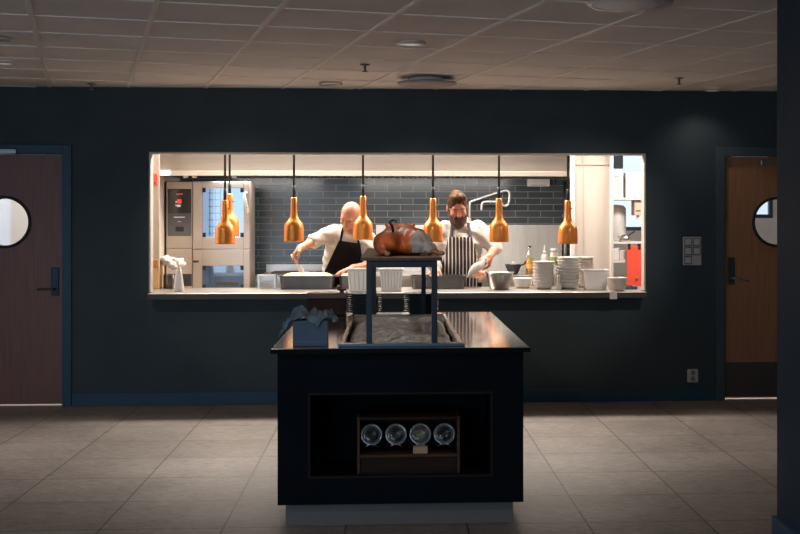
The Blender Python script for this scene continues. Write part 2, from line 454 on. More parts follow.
    bm = B(); box(bm, 1.70, 2.045, 1.2, 1.28, 0, HC - .01); box(bm, 2.0, 2.045, 1.28, 4.55, 0, HC - .01)
    struct('wall_panelled', bm, cream_panel)
    bm = B()
    box(bm, 1.702, 2.043, 1.194, 1.199, 1.985, 1.990); box(bm, 1.772, 1.777, 1.194, 1.199, .1, 2.4)
    struct('trim_2', bm, mat('panel joint', (.46, .40, .35), .5))
    struct('trim_3', bx(1.66, 1.698, 1.18, 1.24, 0, HC - .01, bev=.004), white_wall)
    struct('trim_4', bx(2.02, 2.05, 1.17, 1.192, 0, HC - .01, bev=.003), mat('pale corner strip', (.70, .66, .62), .4))
    struct('trim_6', bx(-2.111, -2.003, .92, .95, 0, HC - .01, bev=.004), mat('dull cream post', (.33, .295, .26), .5))
    # far end of the side kitchen, with two windows
    Yb = 4.55; bm = B(); xs = [2.045, 2.62, 3.10, 4.05, 4.62, 6.2]
    box(bm, xs[0], xs[1], Yb, Yb + .15, 0, HC); box(bm, xs[2], xs[3], Yb, Yb + .15, 0, HC); box(bm, xs[4], xs[5], Yb, Yb + .15, 0, HC)
    for a, b_, z0 in ((xs[1], xs[2], 1.35), (xs[3], xs[4], 1.50)):
        box(bm, a, b_, Yb, Yb + .15, 0, z0); box(bm, a, b_, Yb, Yb + .15, 2.34, HC)
    struct('wall_side_kitchen', bm, white_wall)
    navy = mat('navy window frame', (.02, .05, .10), .4)
    for i, (a, b_, z0) in enumerate(((xs[1], xs[2], 1.35), (xs[3], xs[4], 1.50))):
        bm = B(); z1 = 2.34; w = .045
        box(bm, a, a + w, Yb + .02, Yb + .08, z0, z1); box(bm, b_ - w, b_, Yb + .02, Yb + .08, z0, z1)
        box(bm, a + w, b_ - w, Yb + .02, Yb + .08, z0, z0 + w); box(bm, a + w, b_ - w, Yb + .02, Yb + .08, z1 - w, z1)
        f = struct('window_%d' % (i + 2), bm, navy)
        if i == 0: obj('window_blind_box', bx(2.665, 2.79, Yb - .02, Yb + .02, 2.09, 2.25, bev=.004), navy, f)
        obj('window_glass', bx(a + w, b_ - w, Yb + .045, Yb + .051, z0 + w, z1 - w), pane, f)
    # corridor behind the left door
    struct('wall_corridor', bx(-6.2, -2.271, 2.4, 2.5, 0, HC), white_wall)
    struct('trim_5', bx(-3.30, -3.22, 2.36, 2.398, 0, HC, bev=.004), mat('pale blue post', (.30, .36, .42), .5))
    # doors
    def door(name, x0, x1, cx, wood, hinge_left, kick, plate_z):
        e = bpy.data.objects.new(name, None); link(e); e['kind'] = 'structure'
        bm = B(); fw = .072
        box(bm, x0 - fw, x0, -.02, .10, 0, DZ + fw, .003); box(bm, x1, x1 + fw, -.02, .10, 0, DZ + fw, .003); box(bm, x0, x1, -.02, .10, DZ, DZ + fw, .003)
        obj('door_frame', bm, blue_trim if wood is door_wood_l else mat('slate door frame paint', (.055, .075, .086), .5, spec=.2), e)
        cz = 1.466
        obj('door_leaf', plate_hole(x0 + .004, x1 - .004, .016, DZ - .004, cx, cz, .197, .03, .072), wood, e)
        g = obj('porthole_ring', ring(B(), cx, .03, cz, .186, .208, .03), black_m, e, True)
        obj('glass_pane', lathe(B(), [(0, -.003), (.188, -.003), (.188, .003), (0, .003)], 48, T(cx, .05, cz) @ Matrix.Rotation(R(90), 4, 'X')), pane, g)
        hx = x1 - .065 if hinge_left else x0 + .065
        lp = obj('lock_plate', bx(hx - .03, hx + .03, .021, .031, plate_z - .12, plate_z + .105, bev=.008), blue_trim if hinge_left else mat('dull dark lock plate', (.045, .045, .055), .5, spec=.2), e)
        s = -1 if hinge_left else 1
        bm = tube(B(), spline([(hx, .022, plate_z - .065), (hx, -.025, plate_z - .065), (hx + s * .02, -.035, plate_z - .066), (hx + s * .125, -.033, plate_z - .068 if hinge_left else plate_z - .09)], 5), .009, 10)
        obj('lever_handle', bm, dark_metal if hinge_left else handle_m, lp, True)
        bm = B()
        if hinge_left: box(bm, x0 + .1, x1 - .35, -.045, .0, DZ - .002, DZ + .036, .004)
        else: box(bm, x0 + .30, x0 + .62, -.03, .028, DZ - .075, DZ - .035, .004)
        obj('door_closer', bm, handle_m if not hinge_left else mat('grey closer metal', (.25, .26, .28), .35, .7), e)
        if kick: obj('kick_plate', bx(x0 + .006, x1 - .006, .026, .031, .03, .31), mat('dark kick plate', (.075, .062, .055), .45, .3), e)
        return e
    door('door_1', LX0, LX1, -3.05, door_wood_l, True, False, 1.0)
    door('door_2', RX0, RX1, 3.20, door_wood_r, False, True, 1.07)
build_shell()

# ------------------------------------------------------------------ ceiling fittings
def downlight(x, y, r, label, lit):
    t = thing('downlight', label, 'downlight', (x, y, HC - .0065), 0, 'recessed ceiling downlights')
    obj('trim_ring', lathe(B(), [(r * .72, -.012), (r * .78, -.016), (r, -.008), (r, 0), (r * .72, 0), (r * .72, -.012)], 40, cap=False), mat('white metal ring', (.55, .51, .48), .3, .3), t, True)
    obj('lens', lathe(B(), [(0, -.007), (r * .715, -.007), (r * .715, -.001), (0, -.001)], 40), ring_emit if lit else mat('dark lens', (.10, .09, .09), .3), t, True)
downlight(.125, -2.641, .095, 'round downlight with bright rim, above the bald man', True)
downlight(-.446, -.44, .09, 'round ceiling downlight close to the wall above the third copper lamp', False)
downlight(2.60, -.20, .075, 'small lit ceiling downlight nearest the brown door beside the column', True)
downlight(-2.557, -1.589, .085, 'ceiling downlight above the door with the blue handle plate', True)
downlight(-2.233, -2.678, .06, 'small dark ceiling spot farthest from the wall, near the picture edge', False)
t = thing('air_diffuser', 'round disc air vent hanging flat under the ceiling near the wall', 'vent', (.284, -.80, HC - .006))
obj('neck', lathe(B(), [(.13, -.03), (.13, 0)], 40), ceil_m, t, True)
obj('disc', lathe(B(), [(0, -.052), (.20, -.050), (.222, -.042), (.222, -.032), (.20, -.028), (0, -.028)], 48), mat('grey vent metal', (.30, .26, .24), .6), t, True)
t = thing('speaker_grille', 'large round perforated ceiling grille at the top edge near the column', 'grille', (1.16, -4.05, HC - .0065))
obj('rim', lathe(B(), [(.185, -.012), (.20, -.014), (.208, -.006), (.208, 0), (.185, 0), (.185, -.012)], 48, cap=False), mat('white metal ring', (.6, .6, .6)), t, True)
gm = brick_mat('perforated grille', (.16, .15, .15), (.16, .15, .15), (.80, .76, .74), .014, .014, .0035, .5, (5, 5, 0), 'XY', .4, 0)
obj('perforated_plate', lathe(B(), [(0, -.018), (.12, -.016), (.184, -.009), (.184, -.001), (0, -.001)], 48), gm, t, True)
def sprinkler(x, y, label):
    t = thing('sprinkler', label, 'sprinkler', (x, y, HC - .006), 0, 'ceiling sprinklers')
    dm = mat('dark sprinkler metal', (.22, .18, .16), .35, .6)
    obj('escutcheon', lathe(B(), [(0, -.008), (.03, -.006), (.034, 0), (0, 0)], 24), dm, t, True)
    obj('nozzle', lathe(B(), [(.009, -.045), (.009, -.005)], 12), dm, t, True)
    obj('deflector', lathe(B(), [(0, -.052), (.018, -.05), (.018, -.045), (0, -.045)], 20), dm, t, True)
sprinkler(-.161, -1.60, 'ceiling sprinkler above the bald man')
sprinkler(2.145, -.96, 'ceiling sprinkler above the wall switches')
sprinkler(-2.29, -.31, 'ceiling sprinkler close to the wall above the door with the blue frame')

# ------------------------------------------------------------------ wall switches
t = thing('switch_panel', 'grey panel of five push switches beside the door frame', 'switch', (2.483, 0, 1.228))
obj('back_plate', bx(-.076, .076, -.012, 0, -.116, .116, bev=.004), grey_plate, t)
sym = mat('switch print', (.45, .43, .42), .4)
for k, (sx, sz) in enumerate(((-.036, .074), (.036, .074), (-.036, 0), (.036, 0), (-.036, -.074))):
    f = obj('switch_frame', bx(sx - .033, sx + .033, -.017, -.0115, sz - .034, sz + .034, bev=.003), grey_dark, t)
    obj('rocker', bx(sx - .024, sx + .024, -.022, -.0165, sz - .024, sz + .024, bev=.003), sym, f)
t = thing('socket_outlet', 'double grey power socket low on the wall above the baseboard', 'socket', (2.487, 0, .206))
obj('plate', bx(-.045, .045, -.014, 0, -.054, .054, bev=.005), grey_plate, t)
for sz in (-.025, .025):
    obj('socket_well', lathe(B(), [(0, 0), (.020, 0), (.020, .004), (.016, .004), (.016, .001), (0, .001)], 24, T(0, -.0135, sz) @ Matrix.Rotation(R(90), 4, 'X')), grey_dark, t)

# ------------------------------------------------------------------ pass counter and kitchen fixtures
PZ = .903
pass_steel = mat('pass steel', (.48, .45, .42), .32, 1.0, var=.06, vscale=5, stretch=(1, 30, 30))
ledge_edge = mat('dull ledge edge', (.060, .054, .050), .6, .3)
t = thing('pass_counter', 'long stainless steel serving counter running through the wall hatch', 'counter', (0, 0, 0))
obj('worktop', bx(-2.105, 2.20, .101, .66, PZ - .045, PZ, bev=.003), pass_steel, t)
l_ = obj('ledge', bx(-1.893, 2.077, -.165, .1005, PZ - .044, PZ, bev=.003), pass_steel, t)
obj('ledge_edge', bx(-1.895, 2.079, -.170, -.1655, PZ - .046, PZ - .002, bev=.001), ledge_edge, l_)
obj('cabinet', bx(-2.105, 2.20, .12, .60, .1, PZ - .046), steel, t)
obj('toe_kick', bx(-2.08, 2.18, .25, .56, 0, .1), black_m, t)

HX0, HX1 = -2.10, 1.96
t = thing('extractor_hood', 'wide satin steel extractor hood above the tiled back wall', 'hood')
obj('front_panel', box(B(), HX0, HX1, 1.35, 1.37, 1.93, HC - .002), steel_hood, t)
obj('front_lip', bx(HX0, HX1, 1.335, 1.39, 1.884, 1.93, bev=.004), mat('bright hood lip', (.55, .49, .43), .4, .4), t)
obj('end_panel', bx(HX0, HX0 + .02, 1.371, 2.59, 1.90, HC - .002), steel_hood, t)
obj('end_panel', bx(HX1 - .02, HX1, 1.371, 2.59, 1.90, HC - .002), steel_hood, t)
bm = B(); box(bm, HX0 + .02, HX1 - .02, 1.395, 2.59, 1.925, 1.93)
for i in range(64):
    x = HX0 + .05 + i * .0625; box(bm, x, x + .03, 1.42, 2.56, 1.905, 1.925)
obj('filter_bank', bm, filter_m, t)
for x in (-1.86, -1.78, -1.42):
    obj('filter_knob', lathe(B(), [(0, 0), (.022, 0), (.022, .035), (0, .035)], 16, T(x, 1.45, 1.868)), mat('pale knob', (.75, .72, .66), .3), t, True)
obj('lamp_tube', bx(-2.085, -1.985, 1.318, 1.334, 1.892, 1.93, bev=.004), light_emit, t)

# combi oven on a stand
OX = -2.05; OW = .77
t = thing('combi_oven', 'tall two-door steel combi oven with dark control panel', 'oven', (OX * 1.022, 1.75, 1.494 * -.022))
t.scale = (1.022, 1.022, 1.022)
obj('carcass', bx(0, OW, .03, .42, .12, 1.838, bev=.006), steel_warm, t)
for lx in (.03, OW - .07):
    for ly in (.06, .34): obj('foot', bx(lx, lx + .04, ly, ly + .04, .0325, .121), black_m, t)
obj('control_column', bx(.004, .243, 0, .031, 1.22, 1.834, bev=.004), steel_warm, t)
obj('lower_column', bx(.004, .243, 0, .031, .14, 1.215, bev=.004), steel_warm, t)
cp = obj('control_panel', bx(.018, .231, -.006, .001, 1.335, 1.768, bev=.003), darkglass, t)
obj('membrane', bx(.020, .229, -.009, -.0055, 1.338, 1.545, bev=.001), grey_panel, cp)
bm = B()
for k in range(3): box(bm, .105 + k * .014, .113 + k * .014, -.0085, -.0055, 1.634, 1.672)
obj('red_display', bm, red_led, cp)
bm = B(); box(bm, .104, .135, -.0085, -.0055, 1.602, 1.622); box(bm, .09, .10, -.0085, -.0055, 1.64, 1.655); box(bm, .09, .10, -.0085, -.0055, 1.61, 1.622)
obj('display_print', bm, white_led, cp)
obj('name_strip', bx(.075, .175, -.0105, -.0085, 1.503, 1.511), white_led, cp)
obj('model_strip', bx(.11, .14, -.0105, -.0085, 1.464, 1.468), white_led, cp)
bm = B()
for k in range(3): box(bm, .10 + k * .022, .108 + k * .022, -.0085, -.0055, 1.715, 1.725)
obj('indicator_lights', bm, red_led, cp)
obj('dial_window', bx(.09, .165, -.0115, -.0085, 1.375, 1.42, bev=.001), black_m, cp)
obj('vent_band', bx(.012, .235, -.005, .001, .872, .985, bev=.002), darkglass, t)
def oven_door(z0, z1, wz0, wz1, hz):
    d = B(); x0, x1 = .250, OW - .003; a0, a1 = .335, .712
    box(d, x0, a0, -.012, .029, z0, z1, .003); box(d, a1, x1, -.012, .029, z0, z1, .003)
    box(d, a0, a1, -.012, .029, z0, wz0, .003); box(d, a0, a1, -.012, .029, wz1, z1, .003)
    d = obj('oven_door', d, steel_warm, t)
    bm = B(); w = .03
    for (p, q) in ((a0, wz0), (a1 - w, wz0), (a0, wz1 - .04), (a1 - w, wz1 - .04)): obj('corner_gasket', bx(p, p + w, -.015, -.004, q, q + .04), black_m, d)
    obj('window_glass', bx(a0 + .001, a1 - .001, -.008, .004, wz0 + .001, wz1 - .001), oven_glass, d)
    # rack with trays behind the glass
    bm = B()
    box(bm, a0, a1, .024, .029, wz0, wz1)
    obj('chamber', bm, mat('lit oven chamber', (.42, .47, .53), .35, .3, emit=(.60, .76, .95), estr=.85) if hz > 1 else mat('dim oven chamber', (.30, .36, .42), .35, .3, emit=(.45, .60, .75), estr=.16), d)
    bm = B(); n = int((wz1 - wz0) / .062)
    for k in range(n):
        z = wz0 + .03 + k * .062; box(bm, a0 + .05, a0 + .16, .010, .022, z, z + .008)
    for xx in (.06, .11, .16): box(bm, a0 + xx, a0 + xx + .006, .010, .022, wz0 + .01, wz1 - .01)
    obj('rack', bm, mat('oven rack', (.38, .46, .55), .3, .7), d)
    return d
d = oven_door(1.215, 1.834, 1.324, 1.776, 1.6)
bm = tube(B(), [(.735, -.012, 1.735), (.722, -.06, 1.725), (.745, -.075, 1.60), (.752, -.06, 1.555), (.752, -.012, 1.55)], .012, 10)
obj('door_handle', bm, mat('white handle plastic', (.85, .85, .85), .3), d, True)
d = oven_door(.14, 1.208, .845, 1.06, .9)
obj('latch', tube(B(), [(.255, -.012, 1.10), (.255, -.04, 1.10), (.305, -.045, 1.10)], .011, 8), black_m, d, True)
obj('tray_of_food', bx(.45, .66, .010, .022, .88, .905, bev=.004), mat('browned food', (.5, .28, .12), .6), d)

# cooking range and back counter
t = thing('cooking_range', 'low stainless cooking range beside the combi oven', 'range', (-1.24, 1.72, 0))
obj('body', bx(.01, 1.06, .03, .84, .12, .90), steel, t)
for lx in (.03, 1.0):
    for ly in (.08, .76): obj('foot', lathe(B(), [(.02, 0), (.02, .121)], 12, T(lx, ly, 0)), steel, t)
obj('top_plate', bx(0, 1.07, 0, .86, .90, .955, bev=.006), steel_h, t)
for k in range(3):
    obj('pan_support', bx(.10 + k * .33, .36 + k * .33, .25, .65, .956, .972, bev=.004), black_m, t)
for k in range(5): obj('knob', lathe(B(), [(0, 0), (.022, 0), (.02, .03), (0, .03)], 16, T(.14 + k * .19, .03, .80) @ Matrix.Rotation(R(90), 4, 'X')), black_m, t, True)
obj('upstand', bx(0, 1.07, .861, .876, .955, 1.03), steel_h, t)
t = thing('back_counter', 'stainless steel back counter under the pale wall panel', 'counter', (-.15, 1.72, 0))
obj('cabinet', bx(0, 2.10, .04, .86, .12, .91), steel, t)
obj('toe_kick', bx(.02, 2.08, .08, .82, 0, .12), black_m, t)
obj('worktop', bx(-.01, 2.12, 0, .86, .91, .955, bev=.005), steel_h, t)
obj('splash_panel', bx(0.02, 1.925, .861, .876, .955, 1.43), mat('pale satin steel panel', (.62, .62, .61), .45, .5, var=.05, vscale=3, stretch=(10, 1, 1)), t)

t = thing('pan_rack', 'low open steel rack standing on the pass beside the gratin pan', 'frame', (-1.11, .54, PZ))
for x in (0, .135):
    for y in (0, .09): obj('leg', bx(x, x + .018, y, y + .018, 0, .0995), steel, t)
obj('top_shelf', bx(-.005, .158, -.005, .113, .1, .116, bev=.003), steel_h, t)

# wall mounted pot filler
t = thing('pot_filler_tap', 'pale folding pot filler tap on the tiled wall beside the bearded man', 'tap', (.82, 2.575, 1.43))
obj('wall_flange', lathe(B(), [(0, 0), (.03, 0), (.03, .02), (0, .02)], 24, T(0, .008, .045) @ Matrix.Rotation(R(90), 4, 'X')), steel, t, True)
pts = [(0, 0, .02), (0, -.06, .05), (0, -.08, .20), (.004, -.08, .215), (.03, -.085, .245), (.34, -.10, .345), (.385, -.10, .345), (.405, -.10, .325), (.40, -.10, .235), (.375, -.10, .20), (.35, -.10, .20), (.29, -.11, .235), (.16, -.11, .235), (.125, -.11, .215), (.118, -.11, .15)]
obj('pipe_arm', tube(B(), [Vector(p) for p in spline(pts, 4)], .0125, 12), mat('bright chrome', (.86, .85, .83), .18, .6), t, True)
t = thing('wall_mount_box', 'small white box mounted on the tiles under the hood', 'box', (1.53, 2.598, 1.862))
obj('housing', bx(-.112, .112, -.09, 0, -.038, .038, bev=.006), white_plastic, t)
obj('sensor_lip', bx(-.08, .08, -.095, -.088, -.034, -.022), grey_plate, t)
t = thing('steel_pipe', 'thin vertical pipe in the corner where the tiles end', 'pipe', (1.81, 2.575, .957))
obj('pipe', lathe(B(), [(.018, .0), (.018, .915)], 14), steel, t, True)
obj('bracket', bx(-.026, .026, -.024, .022, .55, .58, bev=.003), steel, t)
t = thing('alarm_pull_switch', 'small red pull handle high on the kitchen wall beside the oven', 'alarm', (-2.03, .92, 1.845))
obj('back_box', bx(-.03, .018, -.03, 0, -.03, .04, bev=.004), red_m, t)
obj('pull_ring', tube(B(), [(-.005 + .018 * math.cos(a), -.012, -.048 + .018 * math.sin(a)) for a in [2 * math.pi * i / 14 for i in range(14)]], .006, 8, True), red_m, t, True)

# ------------------------------------------------------------------ copper heat lamps
def lamp(label, x, y, zb):
    t = thing('heat_lamp', label, 'lamp', (x, y, zb), 0, 'copper heat lamps over the pass')
    prof = [(.072, .002), (.079, 0), (.081, .004), (.0815, .02), (.080, .10), (.078, .128), (.070, .150), (.056, .168), (.042, .184), (.033, .205), (.028, .235), (.0265, .30), (.027, .355), (.022, .364),
            (.012, .366), (.012, .360), (.020, .352), (.021, .30), (.023, .235), (.028, .208), (.038, .188), (.052, .172), (.066, .152), (.073, .13), (.074, .10), (.075, .02), (.072, .002)]
    obj('shade', lathe(B(), prof, 40, cap=False), copper, t, True)
    obj('bulb', lathe(B(), [(0, .03), (.02, .034), (.036, .055), (.036, .075), (.02, .105), (.012, .15), (0, .15)], 24), bulb_emit, t, True)
    sw = obj('grip', lathe(B(), [(.013, .362), (.014, .42), (.012, .44), (.0095, .46)], 14), black_m, t, True)
    obj('cord', lathe(B(), [(.0095, .455), (.0095, HC - zb - .02)], 10), black_m, t, True)
    obj('ceiling_rose', lathe(B(), [(0, HC - zb - .025), (.03, HC - zb - .025), (.05, HC - zb - .001), (0, HC - zb - .001)], 24), black_m, t, True)
    obj('toggle', lathe(B(), [(0, 0), (.006, 0), (.006, .012), (0, .012)], 10, T(.024, 0, .30) @ Matrix.Rotation(R(90), 4, 'Y')), dark_metal, t, True)
    return t
L0 = lamp('copper heat lamp in front of the oven window, nearer of the overlapping pair', -1.351, .3, 1.282)
def lampc(x, y, z, label):
    return lamp(label, x, y, z)
lampc(-1.372, .76, 1.343, 'copper heat lamp half hidden behind another in front of the oven window')
lampc(-.785, .3, 1.306, 'copper heat lamp hanging beside the outstretched arm of the bald man')
lampc(-.214, .3, 1.317, 'copper heat lamp hanging in front of the bald man\'s shoulder')
lampc(.368, .3, 1.298, 'copper heat lamp hanging between the roast pig and the bearded man')
lampc(.921, .3, 1.298, 'copper heat lamp hanging above the conical steel bowl')
lampc(1.503, .3, 1.281, 'copper heat lamp hanging above the tallest stack of white bowls')

# ------------------------------------------------------------------ things on the pass
def gn_pan(name, label, x, y, w, d, h, food, group=None, z=PZ + .001):
    """gastronorm pan with flared rim; walls taper"""
    t = thing(name, label, 'pan', (x, y, z), 0, group)
    bm = B(); th = .004
    def loop(hw, hd, zz, r=.03, n=5):
        vs = []
        for (cx, cy, a0) in ((hw - r, hd - r, 0), (-hw + r, hd - r, 90), (-hw + r, -hd + r, 180), (hw - r, -hd + r, 270)):
            for k in range(n + 1):
                a = R(a0 + 90 * k / n); vs.append(bm.verts.new((cx + r * math.cos(a), cy + r * math.sin(a), zz)))
        return vs
    hw, hd = w / 2, d / 2
    L = [loop(hw - .020, hd - .020, 0), loop(hw - .012, hd - .012, h - .006), loop(hw, hd, h - .006), loop(hw, hd, h), loop(hw - .015, hd - .015, h), loop(hw - .023, hd - .023, th)]
    for a, b in zip(L, L[1:]):
        n = len(a)
        for k in range(n): bm.faces.new((a[k], a[(k + 1) % n], b[(k + 1) % n], b[k]))
    bm.faces.new(L[0]); bm.faces.new(L[-1])
    obj('pan_body', bm, steel_dark, t)
    if food:
        bm = B(); n = 36; m = 26; g = []
        hw2, hd2 = hw - .019, hd - .019
        for i in range(n + 1):
            row = []
            for j in range(m + 1):
                u, v = i / n * 2 - 1, j / m * 2 - 1
                e = (1 - abs(u) ** 6) * (1 - abs(v) ** 6)
                zz = h - .020 + food * e + .010 * e * mnoise.noise((u * 6, v * 4, x * 9)) + .005 * e * mnoise.noise((u * 17, v * 13, x))
                row.append(bm.verts.new((u * hw2, v * hd2, zz)))
            g.append(row)
        for i in range(n):
            for j in range(m): bm.faces.new((g[i][j], g[i + 1][j], g[i + 1][j + 1], g[i][j + 1]))
        obj('gratin', bm, food_m, t, True)
    return t
gn_pan('roasting_pan', 'deep steel pan of creamy gratin under the bald man\'s spoon', -.685, .50, .475, .29, .112, .040)
gn_pan('roasting_pan', 'second steel pan of gratin under the bald man\'s resting hand', -.328, .515, .20, .26, .112, .034)
gn_pan('roasting_pan', 'empty deep steel pan on the pass in front of the striped apron', .415, .49, .475, .30, .108, 0)

def crate_tub(label, x, y, w0, w1, d0, d1, h, ribs, name='plastic_tub', sticker=False):
    t = thing(name, label, 'tub', (x, y, PZ + .001))
    bm = B(); th = .004
    def loop(hw, hd, zz):
        return [bm.verts.new((sx * hw, sy * hd, zz)) for sx, sy in ((1, 1), (-1, 1), (-1, -1), (1, -1))]
    L = [loop(w0 / 2, d0 / 2, 0), loop(w1 / 2, d1 / 2, h), loop(w1 / 2 - th, d1 / 2 - th, h), loop(w0 / 2 - th, d0 / 2 - th, th)]
    for a, b in zip(L, L[1:]):
        for k in range(4): bm.faces.new((a[k], a[(k + 1) % 4], b[(k + 1) % 4], b[k]))
    bm.faces.new(L[0]); bm.faces.new(L[-1])
    bmesh.ops.bevel(bm, geom=[e for e in bm.edges], offset=.0015, segments=1, affect='EDGES')
    obj('tub_body', bm, milky, t)
    bm = B()
    for (p, q, r_, s_) in ((-1, 1, -1, -1), (-1, 1, 1, 1)):
        box(bm, -w1 / 2 - .008, w1 / 2 + .008, r_ * d1 / 2 - .008, r_ * d1 / 2 + .008, h - .014, h + .002, .002)
    for sx in (-1, 1): box(bm, sx * w1 / 2 - .008, sx * w1 / 2 + .008, -d1 / 2 + .008, d1 / 2 - .008, h - .014, h + .002, .002)
    obj('tub_rim', bm, white_plastic, t)
    if ribs:
        bm = B()
        for k in range(ribs):
            u = -.42 + .84 * k / (ribs - 1)
            a = Vector((u * w0, -d0 / 2 - .001, .012)); b = Vector((u * w1, -d1 / 2 - .001, h - .02))
            tube(bm, [a, b], .0045, 6)
        obj('ribs', bm, white_plastic, t)
    if sticker:
        bm = B()
        for k in range(4):
            box(bm, w0 * .30, w0 * .42, -d1 / 2 - .004, -d1 / 2 - .001, .045 + k * .026, .063 + k * .026)
        obj('printed_marks', bm, mat('grey print', (.22, .2, .2), .5), t)
    return t
crate_tub('white ribbed tub with dark printed marks, beside the left legs of the pig stand', -.225, .12, .19, .225, .15, .18, .182, 6, sticker=True)
crate_tub('white ribbed tub seen between the legs of the pig stand', .02, .17, .16, .19, .15, .18, .178, 7)
crate_tub('tall smooth milky tub on the pass between white bowls and the small deep bowl', 1.715, .20, .165, .205, .13, .16, .165, 0)

bm_ = [(0, .004), (.052, .004), (.055, 0), (.062, .004), (.072, .04), (.100, .118), (.108, .134), (.118, .137), (.118, .141), (.106, .140), (.096, .12), (.068, .042), (.058, .010), (0, .008)]
t = thing('steel_bowl', 'conical shiny steel bowl in front of the piping bag', 'bowl', (.922, .28, PZ + .001))
obj('bowl_body', lathe(B(), [(0, 0), (.074, 0), (.080, .006), (.114, .125), (.117, .136), (.126, .139), (.126, .143), (.113, .142), (.108, .125), (.074, .010), (0, .008)], 44, cap=False), mat('shiny steel', (.36, .345, .33), .28, 1.0), t, True)
def bowl_prof(rb, rt, h, th=.004):
    return [(0, .004), (rb * .62, .004), (rb * .64, 0), (rb * .72, 0), (rb * .76, .004), (rb * .92, .008), (rb, .014), (rt, h - .003), (rt, h), (rt - th, h), (rb - th - .002, .018), (rb * .85, .012), (0, .010)]
t = tag(obj('soup_bowl', lathe(B(), bowl_prof(.068, .086, .085), 40, cap=False), china, None, True, (1.14, .46, PZ + .001)), 'single wide white bowl between the steel bowl and the first white stack', 'bowl')
t2 = tag(obj('deep_bowl', lathe(B(), [(0, 0), (.055, 0), (.062, .006), (.069, .02), (.074, .088), (.082, .096), (.082, .108), (.076, .108), (.068, .09), (.062, .02), (0, .01)], 40, cap=False), china_pink, None, True, (1.868, .025, PZ + .001)), 'small deep off-white bowl near the right end of the pass', 'bowl')
ORD = ['bottom', 'second from the bottom', 'third from the bottom', 'fourth from the bottom', 'fifth from the bottom', 'sixth from the bottom', 'seventh from the bottom', 'eighth from the bottom', 'ninth from the bottom', 'tenth from the bottom', 'eleventh from the bottom']
def stack(name, desc, x, y, n, pitch, prof, m, group, cat, z, smooth=True):
    first = None
    for k in range(n):
        o = ORD[k] if k < n - 1 else 'topmost'
        lab = '%s, %s of %s' % (desc[0], o, desc[1])
        rz = (k * 1.3) % 6.28; dx = .0012 * math.sin(k * 2.1 + x); dy = .0012 * math.cos(k * 1.7)
        if first is None:
            first = obj(name, lathe(B(), prof, 44, cap=False), m, None, True, (x, y, z)); c = first
        else:
            c = first.copy(); C.objects.link(c); c.location = (x + dx, y + dy, z + k * pitch)
        tag(c, lab, cat, group)
bp = bowl_prof(.074, .093, .048)
stack('serving_bowl', ('white bowl', 'the shorter stack beside the single wide bowl'), 1.300, .32, 8, .0262, bp, china, 'white bowls stacked on the pass', 'bowl', PZ + .001)
stack('serving_bowl', ('white bowl', 'the tallest stack under the end copper lamp'), 1.512, .32, 9, .0272, bowl_prof(.078, .099, .05), china, 'white bowls stacked on the pass', 'bowl', PZ + .001)
stack('serving_bowl', ('pinkish white bowl', 'the stack behind the milky tub'), 1.672, .55, 9, .0265, bp, china_pink, 'white bowls stacked on the pass', 'bowl', PZ + .001)
t = thing('serving_tray', 'small blue grey tray at the right end of the pass', 'tray', (2.02, .30, PZ + .001))
obj('tray_base', bx(-.05, .05, -.09, .09, 0, .008, bev=.002), mat('slate blue plastic', (.07, .10, .15), .4), t)
bm = B()
for s_ in (-1, 1): box(bm, s_ * .05 - .004, s_ * .05 + .004, -.094, .094, .004, .024, .002); box(bm, -.046, .046, s_ * .09 - .004, s_ * .09 + .004, .004, .024, .002)
obj('tray_rim', bm, mat('slate blue plastic'  , (.07, .10, .15)), t)
t = thing('glass_bud_vase', 'small clear glass vase between the two tall bowl stacks', 'vase', (1.408, .18, PZ + .001))
obj('vase_body', lathe(B(), [(0, 0), (.022, 0), (.027, .015), (.025, .03), (.012, .055), (.009, .085), (.012, .12), (.010, .12), (.007, .085), (.010, .056), (.021, .03), (0, .012)], 28, cap=False), mat('frosted vase glass', (.8, .77, .72), .25, trans=.5), t, True)
obj('flower_stem', tube(B(), [(0, 0, .02), (.001, 0, .1), (.004, 0, .17)], .0025, 8), mat('dry stem', (.20, .17, .10), .8), t, True)
t = thing('order_slip', 'small pale paper slip hanging over the ledge near its right end', 'paper', (1.80, -.1745, PZ))
obj('paper', bx(-.03, .03, -.0006, .0006, -.055, .002), mat('pale paper', (.75, .66, .58), .8), t)
obj('clip', bx(-.018, .018, -.004, .03, .0005, .008, bev=.002), mat('pale clip', (.62, .50, .42), .5), t)

t = thing('wooden_box', 'open pale wooden box at the left end of the pass', 'box', (-1.985, .52, PZ + .001))
obj('side_panel', bx(-.055, -.043, 0, .22, 0, .24, bev=.002), pale_wood, t); obj('side_panel', bx(.043, .055, 0, .22, 0, .24, bev=.002), pale_wood, t)
obj('front_panel', bx(-.0425, .0425, 0, .012, 0, .17, bev=.002), pale_wood, t); obj('back_panel', bx(-.0425, .0425, .208, .22, 0, .24, bev=.002), pale_wood, t)
obj('base_panel', bx(-.0425, .0425, .0125, .2075, .004, .014), pale_wood, t)
